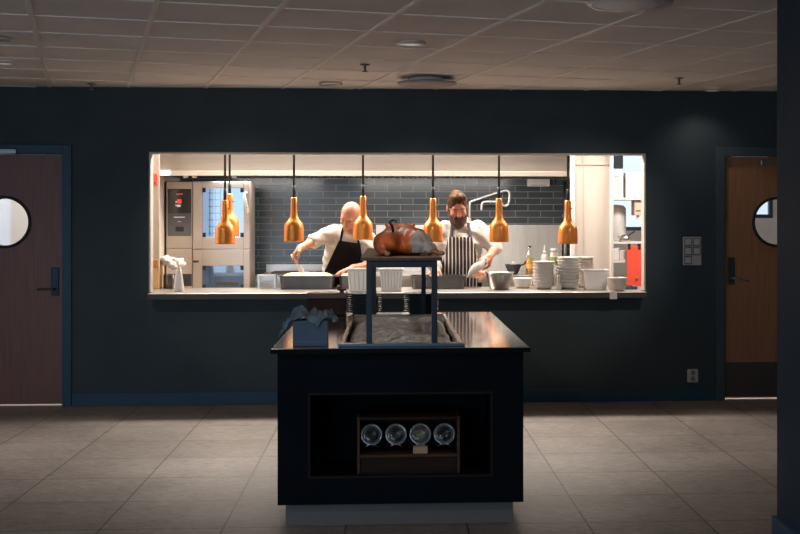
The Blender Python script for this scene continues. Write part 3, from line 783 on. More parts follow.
# crumpled cloth over the box edge
F = Field((-.17, -.13, -.12), (.17, .13, .10), .006)
rr = random.Random(5)
for k in range(9):
    F.ell((-.05 + .02 * k + rr.uniform(-.02, .02), rr.uniform(-.04, .04), .01 + rr.uniform(-.03, .03)), (rr.uniform(.03, .055), rr.uniform(.04, .06), rr.uniform(.028, .045)), .015)
x, y, z = F.grid(); F.v += .008 * np.sin(60 * x + 30 * z) * np.sin(50 * z + 20 * y) + .005 * np.sin(110 * z - 70 * x)
o = F.mesh('crumpled_cloth', white_cloth); o.location = (-1.850, .615, PZ + .203); tag(o, 'crumpled white cloth beside the wooden box and the spray bottle', 'cloth')
t = thing('paper_dispenser', 'low dark steel canister holding up the crumpled white cloth', 'canister', (-1.86, .62, PZ + .001))
obj('canister_body', lathe(B(), [(0, 0), (.05, 0), (.052, .004), (.052, .11), (.046, .116), (0, .116)], 32), steel_dark, t, True)
t = thing('spray_bottle', 'white conical bottle standing in front of the oven vent', 'bottle', (-1.70, .14, PZ + .001))
obj('bottle_body', lathe(B(), [(0, 0), (.038, 0), (.042, .006), (.041, .03), (.030, .12), (.021, .165), (.016, .18), (0, .18)], 32), white_plastic, t, True)
obj('collar', lathe(B(), [(0, .181), (.017, .181), (.017, .198), (0, .198)], 24), white_plastic, t, True)
obj('nozzle', lathe(B(), [(.013, .199), (.009, .215), (.004, .235), (0, .235)], 20), mat('cream nozzle', (.75, .66, .55), .4), t, True)

# things on the back counter
CZ = .956
t = thing('oil_bottle', 'clear bottle of amber oil on the back counter', 'bottle', (1.363, 1.9, CZ))
obj('glass_body', lathe(B(), [(0, 0), (.036, 0), (.040, .005), (.040, .17), (.036, .19), (.018, .215), (.014, .25), (.016, .256), (0, .256)], 28), oilglass, t, True)
obj('oil', lathe(B(), [(0, .004), (.036, .005), (.037, .15), (0, .15)], 28), oil_m, t, True)
obj('cap', lathe(B(), [(0, .2565), (.017, .2565), (.017, .275), (0, .275)], 20), mat('dark green cap', (.02, .05, .04), .4), t, True)
obj('paper_label', lathe(B(), [(.0405, .055), (.0405, .10)], 28, cap=False), mat('amber label', (.6, .33, .08), .5), t, True)
t = thing('strainer_set', 'black mixing bowl with pale whisk standing behind the conical steel bowl', 'bowl', (1.205, 1.9, CZ))
obj('bowl_body', lathe(B(), [(0, 0), (.04, 0), (.052, .02), (.078, .085), (.082, .095), (.076, .095), (.048, .024), (0, .006)], 32, cap=False), black_m, t, True)
bm = B()
for k in range(6):
    a = k * math.pi / 3
    tube(bm, [(.005, 0, .03), (.03 * math.cos(a), .03 * math.sin(a), .07), (.02 * math.cos(a), .02 * math.sin(a), .115), (0, 0, .12)], .003, 6)
obj('whisk', bm, white_plastic, t, True)
obj('bowl_handle', tube(B(), spline([(.076, 0, .085), (.11, 0, .10), (.118, 0, .125)], 4), .008, 8), black_m, t, True)
t = thing('squeeze_bottle', 'white bottle behind the shorter white stack', 'bottle', (1.52, 1.96, CZ))
obj('bottle_body', lathe(B(), [(0, 0), (.034, 0), (.036, .01), (.036, .16), (.028, .185), (.012, .20), (.012, .225), (.008, .28), (0, .28)], 28), white_plastic, t, True)
obj('cap', lathe(B(), [(.0125, .2), (.018, .2), (.018, .222), (.0125, .222)], 20), white_plastic, t, True)
t = thing('herb_jar', 'small jar with a green label beside the white bottle', 'jar', (1.602, 1.90, CZ))
obj('jar_body', lathe(B(), [(0, 0), (.034, 0), (.036, .005), (.036, .20), (.03, .215), (0, .215)], 28), white_plastic, t, True)
obj('green_label', lathe(B(), [(.0366, .09), (.0366, .165)], 28, cap=False), green_m, t, True)
obj('lid', lathe(B(), [(0, .2155), (.034, .2155), (.034, .25), (0, .25)], 28), white_plastic, t, True)
bm = B()
for (a0, a1, b0, b1) in ((-.012, .012, .181, .185), (-.012, .012, .197, .201), (-.012, .012, .206, .21), (-.012, -.008, .1855, .1965), (.008, .012, .1855, .1965)): box(bm, a0, a1, -.0372, -.0355, b0, b1)
obj('label_print', bm, mat('grey print', (.2, .2, .2)), t)
t = thing('pepper_mill', 'dark slim pepper mill beside the jar with a green label', 'mill', (1.668, 1.86, CZ))
obj('mill_body', lathe(B(), [(0, 0), (.024, 0), (.024, .02), (.016, .07), (.02, .13), (0, .13)], 24), dark_metal, t, True)
obj('mill_knob', lathe(B(), [(0, .131), (.016, .134), (.018, .15), (.01, .165), (0, .168)], 24), dark_metal, t, True)
# lower half-height pan on back counter left of the wide bowl is out of sight

# ------------------------------------------------------------------ storage rack in the side kitchen
t = thing('storage_rack', 'open steel storage rack seen through the right end of the hatch', 'rack', (2.17, 2.05, 0))
for px_ in (0, .62):
    for py_ in (0, .42): obj('post', bx(px_, px_ + .025, py_, py_ + .025, 0, 1.78, bev=.003), mat('pinkish rack post', (.48, .38, .33), .45, .3), t)
SH = (.30, .72, 1.08, 1.265, 1.70)
for z in SH:
    bm = B(); box(bm, .0255, .6195, .002, .443, z - .022, z, .002)
    obj('shelf', bm, mat('pale rack shelf', (.72, .66, .60), .45), t)
for k, (x, y, w, d, h, lab) in enumerate(((2.20, 2.12, .125, .25, .27, 'tall white carton on the top rack shelf beside the cream wall'), (2.345, 2.10, .155, .27, .25, 'wide white carton on the top rack shelf under the window light'))):
    t = thing('carton', lab, 'carton', (x, y, SH[4] + .001), 0, 'white cartons on the top shelf')
    obj('carton_body', bx(0, w, 0, d, 0, h * .78, bev=.003), white_plastic, t)
    obj('carton_lid', bx(-.002, w + .002, -.002, d + .002, h * .785, h, bev=.003), mat('pale grey lid', (.62, .66, .72), .5), t)
t = thing('coffee_grinder', 'beige dispenser with a dark slot hanging under the top rack shelf', 'dispenser', (2.47, 2.09, SH[4] - .023))
obj('dispenser_body', bx(-.04, .045, 0, .16, -.15, 0, bev=.006), mat('beige plastic', (.60, .45, .36), .5), t)
obj('slot', bx(-.025, .02, -.003, .0005, -.112, -.10), black_m, t)
obj('spout', bx(-.01, .015, .03, .055, -.19, -.1505, bev=.003), white_plastic, t)
t = thing('water_dispenser', 'large white rounded tank on the middle rack shelf', 'tank', (2.30, 2.345, SH[3] + .001))
obj('tank_body', lathe(B(), [(0, 0), (.085, 0), (.095, .012), (.095, .33), (.07, .36), (0, .37)], 36), white_plastic, t, True)
obj('tank_tap', tube(B(), [(.03, -.085, .05), (.03, -.115, .05), (.03, -.12, .03)], .008, 8), steel, t, True)
t = thing('steel_kettle', 'steel kettle with dark handle on the rack shelf in front of the white tank', 'kettle', (2.345, 2.13, SH[3] + .001))
obj('kettle_body', lathe(B(), [(0, 0), (.045, 0), (.052, .01), (.048, .045), (.03, .068), (0, .072)], 32), steel, t, True)
obj('kettle_handle', tube(B(), spline([(.035, 0, .058), (.07, 0, .085), (.10, 0, .10)], 4), .007, 8), black_m, t, True)
obj('kettle_spout', tube(B(), [(-.045, 0, .03), (-.07, 0, .05), (-.08, 0, .068)], [.012, .009, .007], 10), steel, t, True)
for k, (x, w, h, lab) in enumerate(((2.225, .10, .11, 'white storage box on the rack shelf below the kettle, beside the cream wall'), (2.345, .13, .085, 'low white storage box on the rack shelf below the kettle'))):
    t = thing('storage_box', lab, 'box', (x, 2.08, SH[2] + .001))
    obj('box_body', bx(-w / 2, w / 2, 0, .28, 0, h, bev=.005), white_plastic, t)
    obj('box_lid', bx(-w / 2 - .003, w / 2 + .003, -.003, .283, h + .0005, h + .014, bev=.003), white_plastic, t)
t = thing('wire_basket', 'white wire basket on a lower rack shelf behind the small deep bowl', 'basket', (2.345, 2.10, SH[1] + .001))
bm = B(); n = 9; W0, W1, D_, Hh = .07, .095, .20, .19
for f in (0, .33, .66, 1):
    w = W0 + (W1 - W0) * f; z = .006 + f * Hh
    tube(bm, [(-w, 0, z), (w, 0, z), (w, D_, z), (-w, D_, z)], .004, 6, True)
for k in range(7):
    u = -1 + k / 3; tube(bm, [(u * W0, 0, .006), (u * W1, 0, .006 + Hh)], .003, 6); tube(bm, [(u * W0, D_, .006), (u * W1, D_, .006 + Hh)], .003, 6); tube(bm, [(u * W0, 0, .006), (u * W0, D_, .006)], .003, 6)
obj('wire_frame', bm, white_plastic, t, True)
obj('folded_cloth', bx(-.055, .055, .03, .17, .0105, .11, bev=.012), white_cloth, t)
t = thing('hanging_board', 'tall bright red board hanging by two black clips from the rack', 'board', (2.34, 2.02, .79))
obj('board', bx(0, .27, 0, .014, 0, .435, bev=.004), red_m, t)
for cx_ in (.025, .125): 
    obj('black_clip', bx(cx_ - .014, cx_ + .014, -.006, .028, .40, .458, bev=.003), black_m, t)
obj('metal_stud', lathe(B(), [(0, 0), (.014, .002), (.012, .016), (0, .02)], 20, T(.10, 0, .115) @ Matrix.Rotation(R(90), 4, 'X')), handle_m, t, True)

# ------------------------------------------------------------------ serving island
IX0, IX1, IY0, IY1, IZ = -.562, .682, -3.99, -1.745, .87
t = thing('serving_island', 'near-black serving island with glossy steel top and open niche', 'island', (0, 0, 0))
WX0, WX1, WY0, WY1 = -.235, .36, -3.845, -2.055
cx0, cx1, cy0, cy1, cz0, cz1 = -.536, .656, -3.95, -1.79, .11, .848
nx0, nx1, nz0, nz1 = -.390, .507, .236, .652
bm = B()
box(bm, cx0, nx0, cy0, cy1, cz0, cz1); box(bm, nx1, cx1, cy0, cy1, cz0, cz1)
box(bm, nx0, nx1, cy0, cy1, cz0, nz0); box(bm, nx0, nx1, cy0 + .45, cy1, nz0, nz1); box(bm, nx0, nx1, cy0, -3.86, nz1, cz1); box(bm, nx0, nx1, -2.04, cy1, nz1, cz1); box(bm, nx0, nx1, -3.86, -2.04, nz1, .70)
obj('cabinet', bm, island_blue, t)
bm = B(); w = .012
niche_m = mat('niche edge strip', (.012, .009, .008), .6, spec=.1)
box(bm, nx0, nx0 + w, cy0 - .004, cy0 + .04, nz0, nz1, .001); box(bm, nx1 - w, nx1, cy0 - .004, cy0 + .04, nz0, nz1, .001)
box(bm, nx0 + w, nx1 - w, cy0 - .004, cy0 + .04, nz0, nz0 + w, .001); box(bm, nx0 + w, nx1 - w, cy0 - .004, cy0 + .04, nz1 - w, nz1, .001)
obj('niche_frame', bm, niche_m, t)
obj('plinth', bx(-.50, .61, -3.90, -1.86, 0, .11), plinth_m, t)
bm = B()
box(bm, IX0, WX0, IY0, IY1, .849, IZ, .0025); box(bm, WX1, IX1, IY0, IY1, .849, IZ, .0025)
box(bm, WX0, WX1, IY0, WY0, .849, IZ, .0025); box(bm, WX0, WX1, WY1, IY1, .849, IZ, .0025)
obj('worktop', bm, worktop_m, t)
bm = B(); g = .004
box(bm, IX0 - g, IX1 + g, IY0 - g, IY0 - .0005, .846, IZ - .002); box(bm, IX0 - g, IX0 - .0005, IY0, IY1, .846, IZ - .002); box(bm, IX1 + .0005, IX1 + g, IY0, IY1, .846, IZ - .002)
obj('edge_strip', bm, mat('black edge laminate', (.004, .005, .006), .6, spec=.05), t)
bm = B(); rw = .016
box(bm, WX0 - .004, WX0 + rw, WY0, WY1, IZ + .0005, IZ + .012, .004); box(bm, WX1 - rw, WX1 + .004, WY0, WY1, IZ + .0005, IZ + .012, .004)
box(bm, WX0 - .004, WX1 + .004, WY1 - rw, WY1 + .004, IZ + .0005, IZ + .012, .004); box(bm, WX0 - .004, WX1 + .004, WY0 - .004, WY0 + rw, IZ + .0005, IZ + .012, .004)
obj('front_rim', bx(WX0 - .012, WX1 + .012, -3.925, -3.898, IZ + .0005, IZ + .014, bev=.003), mat('daylight tinted rim', (.06, .13, .22), .35, .3), t)  # blue of daylight reflected in the steel, put into the colour
obj('well_rim', bm, mat('bright rolled steel rim', (.72, .70, .67), .22, 1.0), t)
bm = B(); box(bm, WX0, WX1, WY0, WY1, .72, .724); box(bm, WX0, WX0 + .003, WY0, WY1, .724, .868); box(bm, WX1 - .003, WX1, WY0, WY1, .724, .868); box(bm, WX0 + .003, WX1 - .003, WY0, WY0 + .003, .724, .868); box(bm, WX0 + .003, WX1 - .003, WY1 - .003, WY1, .724, .868)
obj('well_liner', bm, steel, t)
# rough bed in the well
bm = B(); nx, ny = 60, 170; g = []
for i in range(nx + 1):
    row = []
    for j in range(ny + 1):
        u, v = i / nx, j / ny; x = WX0 + .02 + (WX1 - WX0 - .04) * u; y = WY0 + .02 + (WY1 - WY0 - .04) * v
        e = min(1, 8 * u, 8 * (1 - u), 14 * v, 14 * (1 - v))
        z = .812 + .05 * e + .028 * mnoise.noise((x * 5, y * 3.2, 1)) + .014 * mnoise.noise((x * 17, y * 13, 2)) + .008 * abs(mnoise.noise((x * 45, y * 45, 4)))
        row.append(bm.verts.new((x, y, z)))
    g.append(row)
for i in range(nx):
    for j in range(ny): bm.faces.new((g[i][j], g[i + 1][j], g[i + 1][j + 1], g[i][j + 1]))
o = obj('crushed_bed', bm, ice_m, t, True); o['kind'] = 'stuff'

# stand in the middle
SX0, SX1, SY0, SY1 = -.110, .238, -3.888, -1.985
t = thing('display_stand', 'dark blue metal stand with a wooden board carrying the roast pig', 'stand', (0, 0, IZ + .0005))
for (x, y) in ((SX0, SY0), (SX1 - .028, SY0), (SX0, SY1 - .028), (SX1 - .028, SY1 - .028)):
    l = obj('leg', bx(x, x + .028, y, y + .028, .003, .416, bev=.002), frame_blue, t)
    obj('foot_plate', bx(x - .004, x + .032, y - .004, y + .032, 0, .003), frame_blue, l)
for y in (SY0, SY1 - .028): obj('rail', bx(SX0 + .028, SX1 - .028, y, y + .028, .384, .416, bev=.002), frame_blue, t)
for x in (SX0, SX1 - .028): obj('rail', bx(x, x + .028, SY0 + .028, SY1 - .028, .384, .416, bev=.002), frame_blue, t)
obj('board', bx(-.138, .262, -3.90, -2.0, .4165, .434, bev=.003), mat('dark oiled board', (.07, .035, .022), .45, spec=.3, var=.3, vscale=5, stretch=(14, 1, 14)), t)
BZ = IZ + .4345

# dark plate stacks on the back of the island
dp = [(0, .003), (.066, .003), (.068, 0), (.076, 0), (.078, .004), (.098, .012), (.114, .017), (.115, .020), (.112, .021), (.096, .016), (.072, .008), (0, .007)]
stack('dark_plate', ('charcoal plate', 'the left stack behind the pig stand'), -.160, -1.866, 9, .0143, dp, dark_china, 'dark plates on the island', 'plate', IZ + .001)
stack('dark_plate', ('charcoal plate', 'the right stack behind the pig stand'), .212, -1.866, 9, .0143, dp, dark_china, 'dark plates on the island', 'plate', IZ + .001)
t = thing('wooden_chest', 'dark brown wooden chest at the back of the island behind the cloth', 'chest', (-.40, -1.88, IZ + .001))
obj('chest_body', bx(-.122, .122, -.10, .10, 0, .105, bev=.004), dark_wood, t)
obj('chest_lid', bx(-.127, .127, -.105, .105, .106, .142, bev=.005), mat('reddish brown lid', (.065, .026, .017), .45, var=.25, vscale=6, stretch=(1, 12, 12)), t)
t = thing('clamp', 'black clamp with a knob on the dark wooden chest', 'clamp', (-.305, -1.90, IZ + .1435))
obj('clamp_bar', bx(-.03, .03, -.012, .012, .012, .024, bev=.003), black_m, t)
obj('clamp_foot', bx(-.012, .012, -.015, .015, 0, .012, bev=.002), black_m, t)
obj('clamp_knob', lathe(B(), [(0, 0), (.013, .003), (.015, .014), (.008, .024), (0, .026)], 20, T(-.02, 0, .0245)), handle_m, t, True)

# blue box with cloth
t = thing('storage_box', 'navy blue box at the front corner of the island under a cloth', 'box', (-.385, -3.80, IZ + .001))
bm = B(); h_ = .124
box(bm, -.083, .083, -.083, -.077, 0, h_, .001); box(bm, -.083, .083, .077, .083, 0, h_, .001); box(bm, -.083, -.077, -.077, .077, 0, h_, .001); box(bm, .077, .083, -.077, .077, 0, h_, .001); box(bm, -.077, .077, -.077, .077, 0, .006)
obj('box_body', bm, blue_box_m, t)
obj('box_band', bx(-.0845, .0845, -.0845, -.0835, .018, .026), mat('paler navy band', (.03, .07, .13), .5), t)
def cloth_mesh():
    bm = B(); n, m = 56, 44; g = []
    for i in range(n + 1):
        row = []
        for j in range(m + 1):
            u, v = i / n * 2 - 1, j / m * 2 - 1
            x = u * .150 + .012 * math.sin(5 * v); y = v * .12
            x -= .012
            rx = max(0, abs(x) - .085); ry = max(0, abs(y) - .085)
            z = .131 + .062 * abs(mnoise.noise((u * 1.9, v * 1.7, 3.3))) + .040 * abs(mnoise.noise((u * 3.6, v * 3.1, 8))) + .010 * mnoise.noise((u * 9, v * 8, 1))
            if x < -.085: z -= 1.3 * rx; 
            if y < -.085: z -= (.15 + 1.5 * math.exp(-((u - .3) / .28) ** 2)) * ry
            if x > .085: z -= .4 * rx
            x2 = math.copysign(.087 + rx * .75, x) if rx > 0 else x
            y2 = math.copysign(.087 + ry * .35, y) if ry > 0 else y
            row.append(bm.verts.new((x2, y2, z)))
        g.append(row)
    for i in range(n):
        for j in range(m): bm.faces.new((g[i][j], g[i + 1][j], g[i + 1][j + 1], g[i][j + 1]))
    bmesh.ops.solidify(bm, geom=bm.faces[:], thickness=.003)
    return bm
tag(obj('kitchen_cloth', cloth_mesh(), blue_cloth, None, True, (-.388, -3.80, IZ + .001)), 'crumpled blue grey cloth draped over the navy box', 'cloth')

# crate of jars in the niche
t = thing('jar_crate', 'brown wooden crate holding four glass jars in the niche', 'crate', (.097, -3.90, nz0 + .001))
cw, ch, cd = .252, .285, .24
obj('side_panel', bx(-cw, -cw + .014, 0, cd, 0, ch, bev=.002), crate_wood, t); obj('side_panel', bx(cw - .014, cw, 0, cd, 0, ch, bev=.002), crate_wood, t)
obj('top_panel', bx(-cw + .0145, cw - .0145, .0, cd, ch - .014, ch, bev=.002), dark_wood, t)
obj('shelf', bx(-cw + .0145, cw - .0145, 0, cd, .088, .102, bev=.002), crate_wood, t)
obj('apron_board', bx(-cw + .0145, cw - .0145, .012, .024, .004, .0875, bev=.002), dark_wood, t)
obj('back_panel', bx(-cw + .0145, cw - .0145, cd - .01, cd, .1025, ch - .0145), dark_wood, t)
def jar(label, x, fill):
    t = thing('glass_jar', label, 'jar', (x, -3.885, nz0 + .1035), 0, 'swing-top glass jars in the crate')
    M = T(0, .0, .0935) @ Matrix.Rotation(R(90 - 20), 4, 'X') @ Matrix.Rotation(math.pi, 4, 'X')
    # local +z runs into the crate, away from the lid
    M = T(0, 0, .0955) @ Matrix.Rotation(R(-90 - 20), 4, 'X')
    obj('jar_body', lathe(B(), [(.042, .006), (.044, .016), (.052, .028), (.053, .10), (.048, .115), (0, .115), (0, .111), (.046, .110), (.050, .10), (.049, .03), (.040, .016), (.038, .006), (.042, .006)], 36, M, cap=False), jar_glass, t, True)
    obj('seal_ring', lathe(B(), [(.036, -.001), (.047, -.001), (.047, .0055), (.036, .0055), (.036, -.001)], 36, M, cap=False), mat('pale rubber seal', (.40, .43, .45), .4), t, True)
    ld = obj('jar_lid', lathe(B(), [(0, -.012), (.02, -.011), (.038, -.008), (.045, -.002), (0, -.002)], 36, M), jar_glass, t, True)
    obj('lid_rim', lathe(B(), [(.046, -.004), (.052, -.006), (.053, .001), (.048, .003), (.046, -.004)], 36, M, cap=False), mat('bright glass edge', (.26, .29, .31), .12, .6), ld, True)
    bm = B()
    for s_ in (-1, 1):
        pts = [M @ Vector(p) for p in ((s_ * .012, .050, -.006), (s_ * .030, .056, .010), (s_ * .036, .052, .03), (s_ * .05, .03, .04))]
        tube(bm, pts, .0025, 6)
    obj('wire_bail', bm, handle_m, t, True)
    if fill: obj('dry_contents', lathe(B(), [(0, .02), (.045, .03), (.047, .10), (.04, .108), (0, .108)], 28, M), mat('pale brown grain', (.50, .34, .22), .8, var=.3, vscale=60), t, True)
    else: obj('dark_contents', lathe(B(), [(0, .05), (.044, .052), (.046, .10), (.04, .108), (0, .108)], 28, M), mat('dark dry goods', (.02, .016, .014), .7), t, True)
    return t
jar('swing-top glass jar beside the left side panel of the crate', -.084, False)
jar('dark swing-top glass jar between the end jar and the one holding pale grain', .036, False)
jar('swing-top glass jar holding pale brown grain in the crate', .155, True)
jar('bright-rimmed swing-top glass jar beside the right side panel of the crate', .273, False)

t = thing('paper_packet', 'small pale brown packet tucked under the jar of pale grain', 'packet', (.155, -3.888, nz0 + .1035))
obj('packet_body', bx(-.036, .036, 0, .016, 0, .036, bev=.003), mat('kraft paper', (.40, .26, .16), .8, var=.15, vscale=30), t)
obj('folded_top', bx(-.034, .034, .003, .013, .0365, .041, bev=.001), mat('kraft paper', (.40, .26, .16)), t)

# ------------------------------------------------------------------ the roast pig
def pig():
    t = thing('roast_pig', 'whole roasted suckling pig lying on the stand board, rump towards the room', 'pig', (.06, -3.2, BZ))
    F = Field((-.22, -.62, -.01), (.28, .80, .22), .006)
    F.ell((-.055, -.34, .062), (.088, .13, .066), .03); F.ell((.06, -.30, .064), (.09, .14, .066), .03)
    for y, r, z in ((-.22, .092, .078), (-.08, .10, .085), (.08, .10, .086), (.22, .098, .085), (.34, .085, .08)):
        F.ell((.005, y, z), (r * 1.08, .14, r * .78), .04)
    F.ell((.085, -.05, .108), (.05, .10, .028), .03)                     # loose shoulder fold behind the ham
    F.ell((.005, .48, .078), (.064, .12, .062), .04)
    F.cap((.005, .56, .07), (.005, .68, .055), .042, .030, .03)         # snout
    F.cap((-.045, .47, .12), (-.075, .50, .155), .018, .008, .012); F.cap((.05, .47, .12), (.085, .50, .155), .018, .008, .012)
    F.cap((.085, -.36, .062), (.148, -.43, .034), .052, .030, .03); F.cap((.148, -.43, .034), (.188, -.455, .016), .024, .013, .012)
    F.cap((-.085, -.40, .05), (-.09, -.49, .026), .040, .022, .025); F.cap((-.09, -.49, .026), (-.075, -.53, .014), .018, .012, .012)
    for s_ in (-1, 1): F.cap((s_ * .08, .28, .05), (s_ * .10, .42, .022), .035, .018, .02); F.cap((s_ * .10, .42, .022), (s_ * .09, .47, .015), .018, .013, .01)
    F.ell((.005, -.47, .085), (.012, .05, .05), .03, 's')
    x, y, z = F.grid()
    F.v += (.0035 * np.sin(34 * x + 15 * y) * np.sin(28 * z + 21 * y) + .002 * np.sin(90 * x - 40 * y + 30 * z)).astype(np.float32)
    F.v = np.maximum(F.v, (.0015 - z) + 0 * x + 0 * y).astype(np.float32)
    F.mesh('body', pig_m, t)
    obj('tail', tube(B(), spline([(-.038, -.40, .118), (-.042, -.43, .148), (-.054, -.435, .170), (-.042, -.43, .182), (-.024, -.425, .178), (-.022, -.43, .166)], 5), [.008 - .0002 * i for i in range(26)], 8), char_m, t, True)
    for sx, sy, sz, dx in ((.192, -.458, .0145, .018), (-.073, -.536, .0135, .01)):
        o = obj('trotter', tube(B(), [(sx - dx * .3, sy + .004, sz), (sx + dx, sy - .012, sz), (sx + dx * 1.6, sy - .02, sz - .001)], [.0125, .0135, .009], 10), pig_tip, t, True)
    # sheen of light on the right ham, modelled as a raised grey patch
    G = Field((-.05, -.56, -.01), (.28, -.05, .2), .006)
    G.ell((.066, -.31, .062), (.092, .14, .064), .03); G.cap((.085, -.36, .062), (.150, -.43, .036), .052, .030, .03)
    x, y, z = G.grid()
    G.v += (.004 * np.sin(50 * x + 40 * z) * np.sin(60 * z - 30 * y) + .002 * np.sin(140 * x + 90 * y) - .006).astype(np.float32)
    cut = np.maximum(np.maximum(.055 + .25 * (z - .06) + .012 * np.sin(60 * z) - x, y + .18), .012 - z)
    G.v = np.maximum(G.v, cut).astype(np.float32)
    G.mesh('sheen_patch', sheen_m, t)
pig()

# ------------------------------------------------------------------ people
V = lambda *a: Vector(a)
def put(F, prims, g=0.0):
    for p in prims:
        if p[0] == 'c': F.cap(p[1], p[2], p[3] + g, p[4] + g, p[5])
        else: F.ell(p[1], tuple(r + g for r in p[2]), p[3], rot=p[4] if len(p) > 4 else None)
def head(F, c, M, s, beard=False):
    P = lambda x, y, z: tuple(c + M @ (V(x, y, z) * s))
    E = lambda p, r, k=.02, op='u': F.ell(P(*p), tuple(q * s for q in r), k * s, op, M)
    Cc = lambda a, b, ra, rb, k=.012, op='u': F.cap(P(*a), P(*b), ra * s, rb * s, k * s, op)
    E((0, .015, .032), (.076, .094, .084), .03)
    E((0, -.022, -.040), (.060, .066, .072), .04)
    E((0, -.064, -.098), (.028, .022, .020), .03)
    Cc((-.036, -.072, .020), (.036, -.072, .020), .013, .013, .02)
    for q in (-1, 1):
        E((q * .042, -.056, -.034), (.022, .022, .02), .02)
        E((q * .032, -.094, .000), (.021, .016, .013), .012, 's')
        E((q * .032, -.070, -.003), (.016, .014, .012), .006)
        E((q * .079, .014, -.008), (.010, .019, .032), .008)
        E((q * .012, -.098, -.036), (.009, .010, .008), .008)
    Cc((0, -.082, .010), (0, -.110, -.032), .009, .013, .014)
    Cc((-.018, -.082, -.062), (.018, -.082, -.062), .008, .008, .01)
    Cc((-.020, -.090, -.0675), (.020, -.090, -.0675), .0025, .0025, .004, 's')
    return P
def head_details(P, M, s, parent, brow, lids):
    for q in (-1, 1):
        bm = tube(B(), [P(q * .016, -.089, .019), P(q * .032, -.092, .025), P(q * .05, -.080, .020)], [.004 * s, .0055 * s, .003 * s], 8)
        obj('eyebrow', bm, brow, parent, True)
        bm = tube(B(), [P(q * .018, -.0795, -.006), P(q * .032, -.0865, -.009), P(q * .046, -.0775, -.006)], [.0016 * s, .0026 * s, .0016 * s], 6)
        obj('eyelid', bm, lids, parent, True)
    bm = tube(B(), [P(-.021, -.084, -.066), P(-.008, -.091, -.063), P(0, -.090, -.0645), P(.008, -.091, -.063), P(.021, -.084, -.066)], [.002 * s, .004 * s, .004 * s, .004 * s, .002 * s], 8)
    obj('lips', bm, lip_m, parent, True)
def hand(F, w, f, n, side, curls, s=1.0, spread=.10, thumb=.5):
    """w wrist, f finger direction, n palm normal, side +1/-1: where the thumb leaves"""
    f = f.normalized(); n = (n - f * n.dot(f)).normalized(); t = f.cross(n) * side      # t points to the thumb side
    k = .010
    F.cap(w, w + f * .02 * s, .026 * s, .028 * s, .02)
    offs = (.030, .010, -.010, -.029); lens = (.92, 1.0, .95, .76); kn = (.088, .092, .088, .080)
    for i in range(4):
        b = w + (f * kn[i] + t * offs[i] - n * .002) * s
        F.cap(w + (f * .015 + t * offs[i] * .6) * s, b, .0145 * s, .0115 * s, .014)
        d = (f + t * spread * (1.2 - i * .85)).normalized(); p = b; ang = 0
        for j, L in enumerate((.044, .027, .021)):
            ang += curls[i] * (.75, 1.0, .6)[j]
            dd = d * math.cos(ang) + n * math.sin(ang)
            q = p + dd * L * lens[i] * s
            r0 = (.0098, .0088, .0080)[j] * s
            F.cap(p, q, r0, r0 * .92, .004); p = q
    p0 = w + (f * .022 + t * .026 + n * .006) * s
    p1 = w + (f * .052 + t * .050 + n * (.010 + .016 * thumb)) * s
    p2 = w + (f * .082 + t * (.058 - .012 * thumb) + n * (.012 + .030 * thumb)) * s
    p3 = w + (f * .106 + t * (.054 - .026 * thumb) + n * (.012 + .042 * thumb)) * s
    F.cap(p0, p1, .017 * s, .0125 * s, .014); F.cap(p1, p2, .0115 * s, .0105 * s, .005); F.cap(p2, p3, .0105 * s, .0085 * s, .004)
    F.ell(w + (f * .045) * s, (.034 * s, .034 * s, .016 * s), .014, rot=Matrix((t, f, n)).transposed())
def wrinkle(F, amp, sx=1.0):
    x, y, z = F.grid()
    F.v += (amp * np.sin(38 * x * sx + 22 * z + 9 * y) * np.sin(31 * z - 18 * x) + amp * .6 * np.sin(75 * z + 45 * x - 30 * y)).astype(np.float32)
def arm(a, e, w, ra=.058, re=.045, rw=.030):
    return [('c', a, e, ra, re, .03), ('c', e, w, re * .98, rw, .015)]

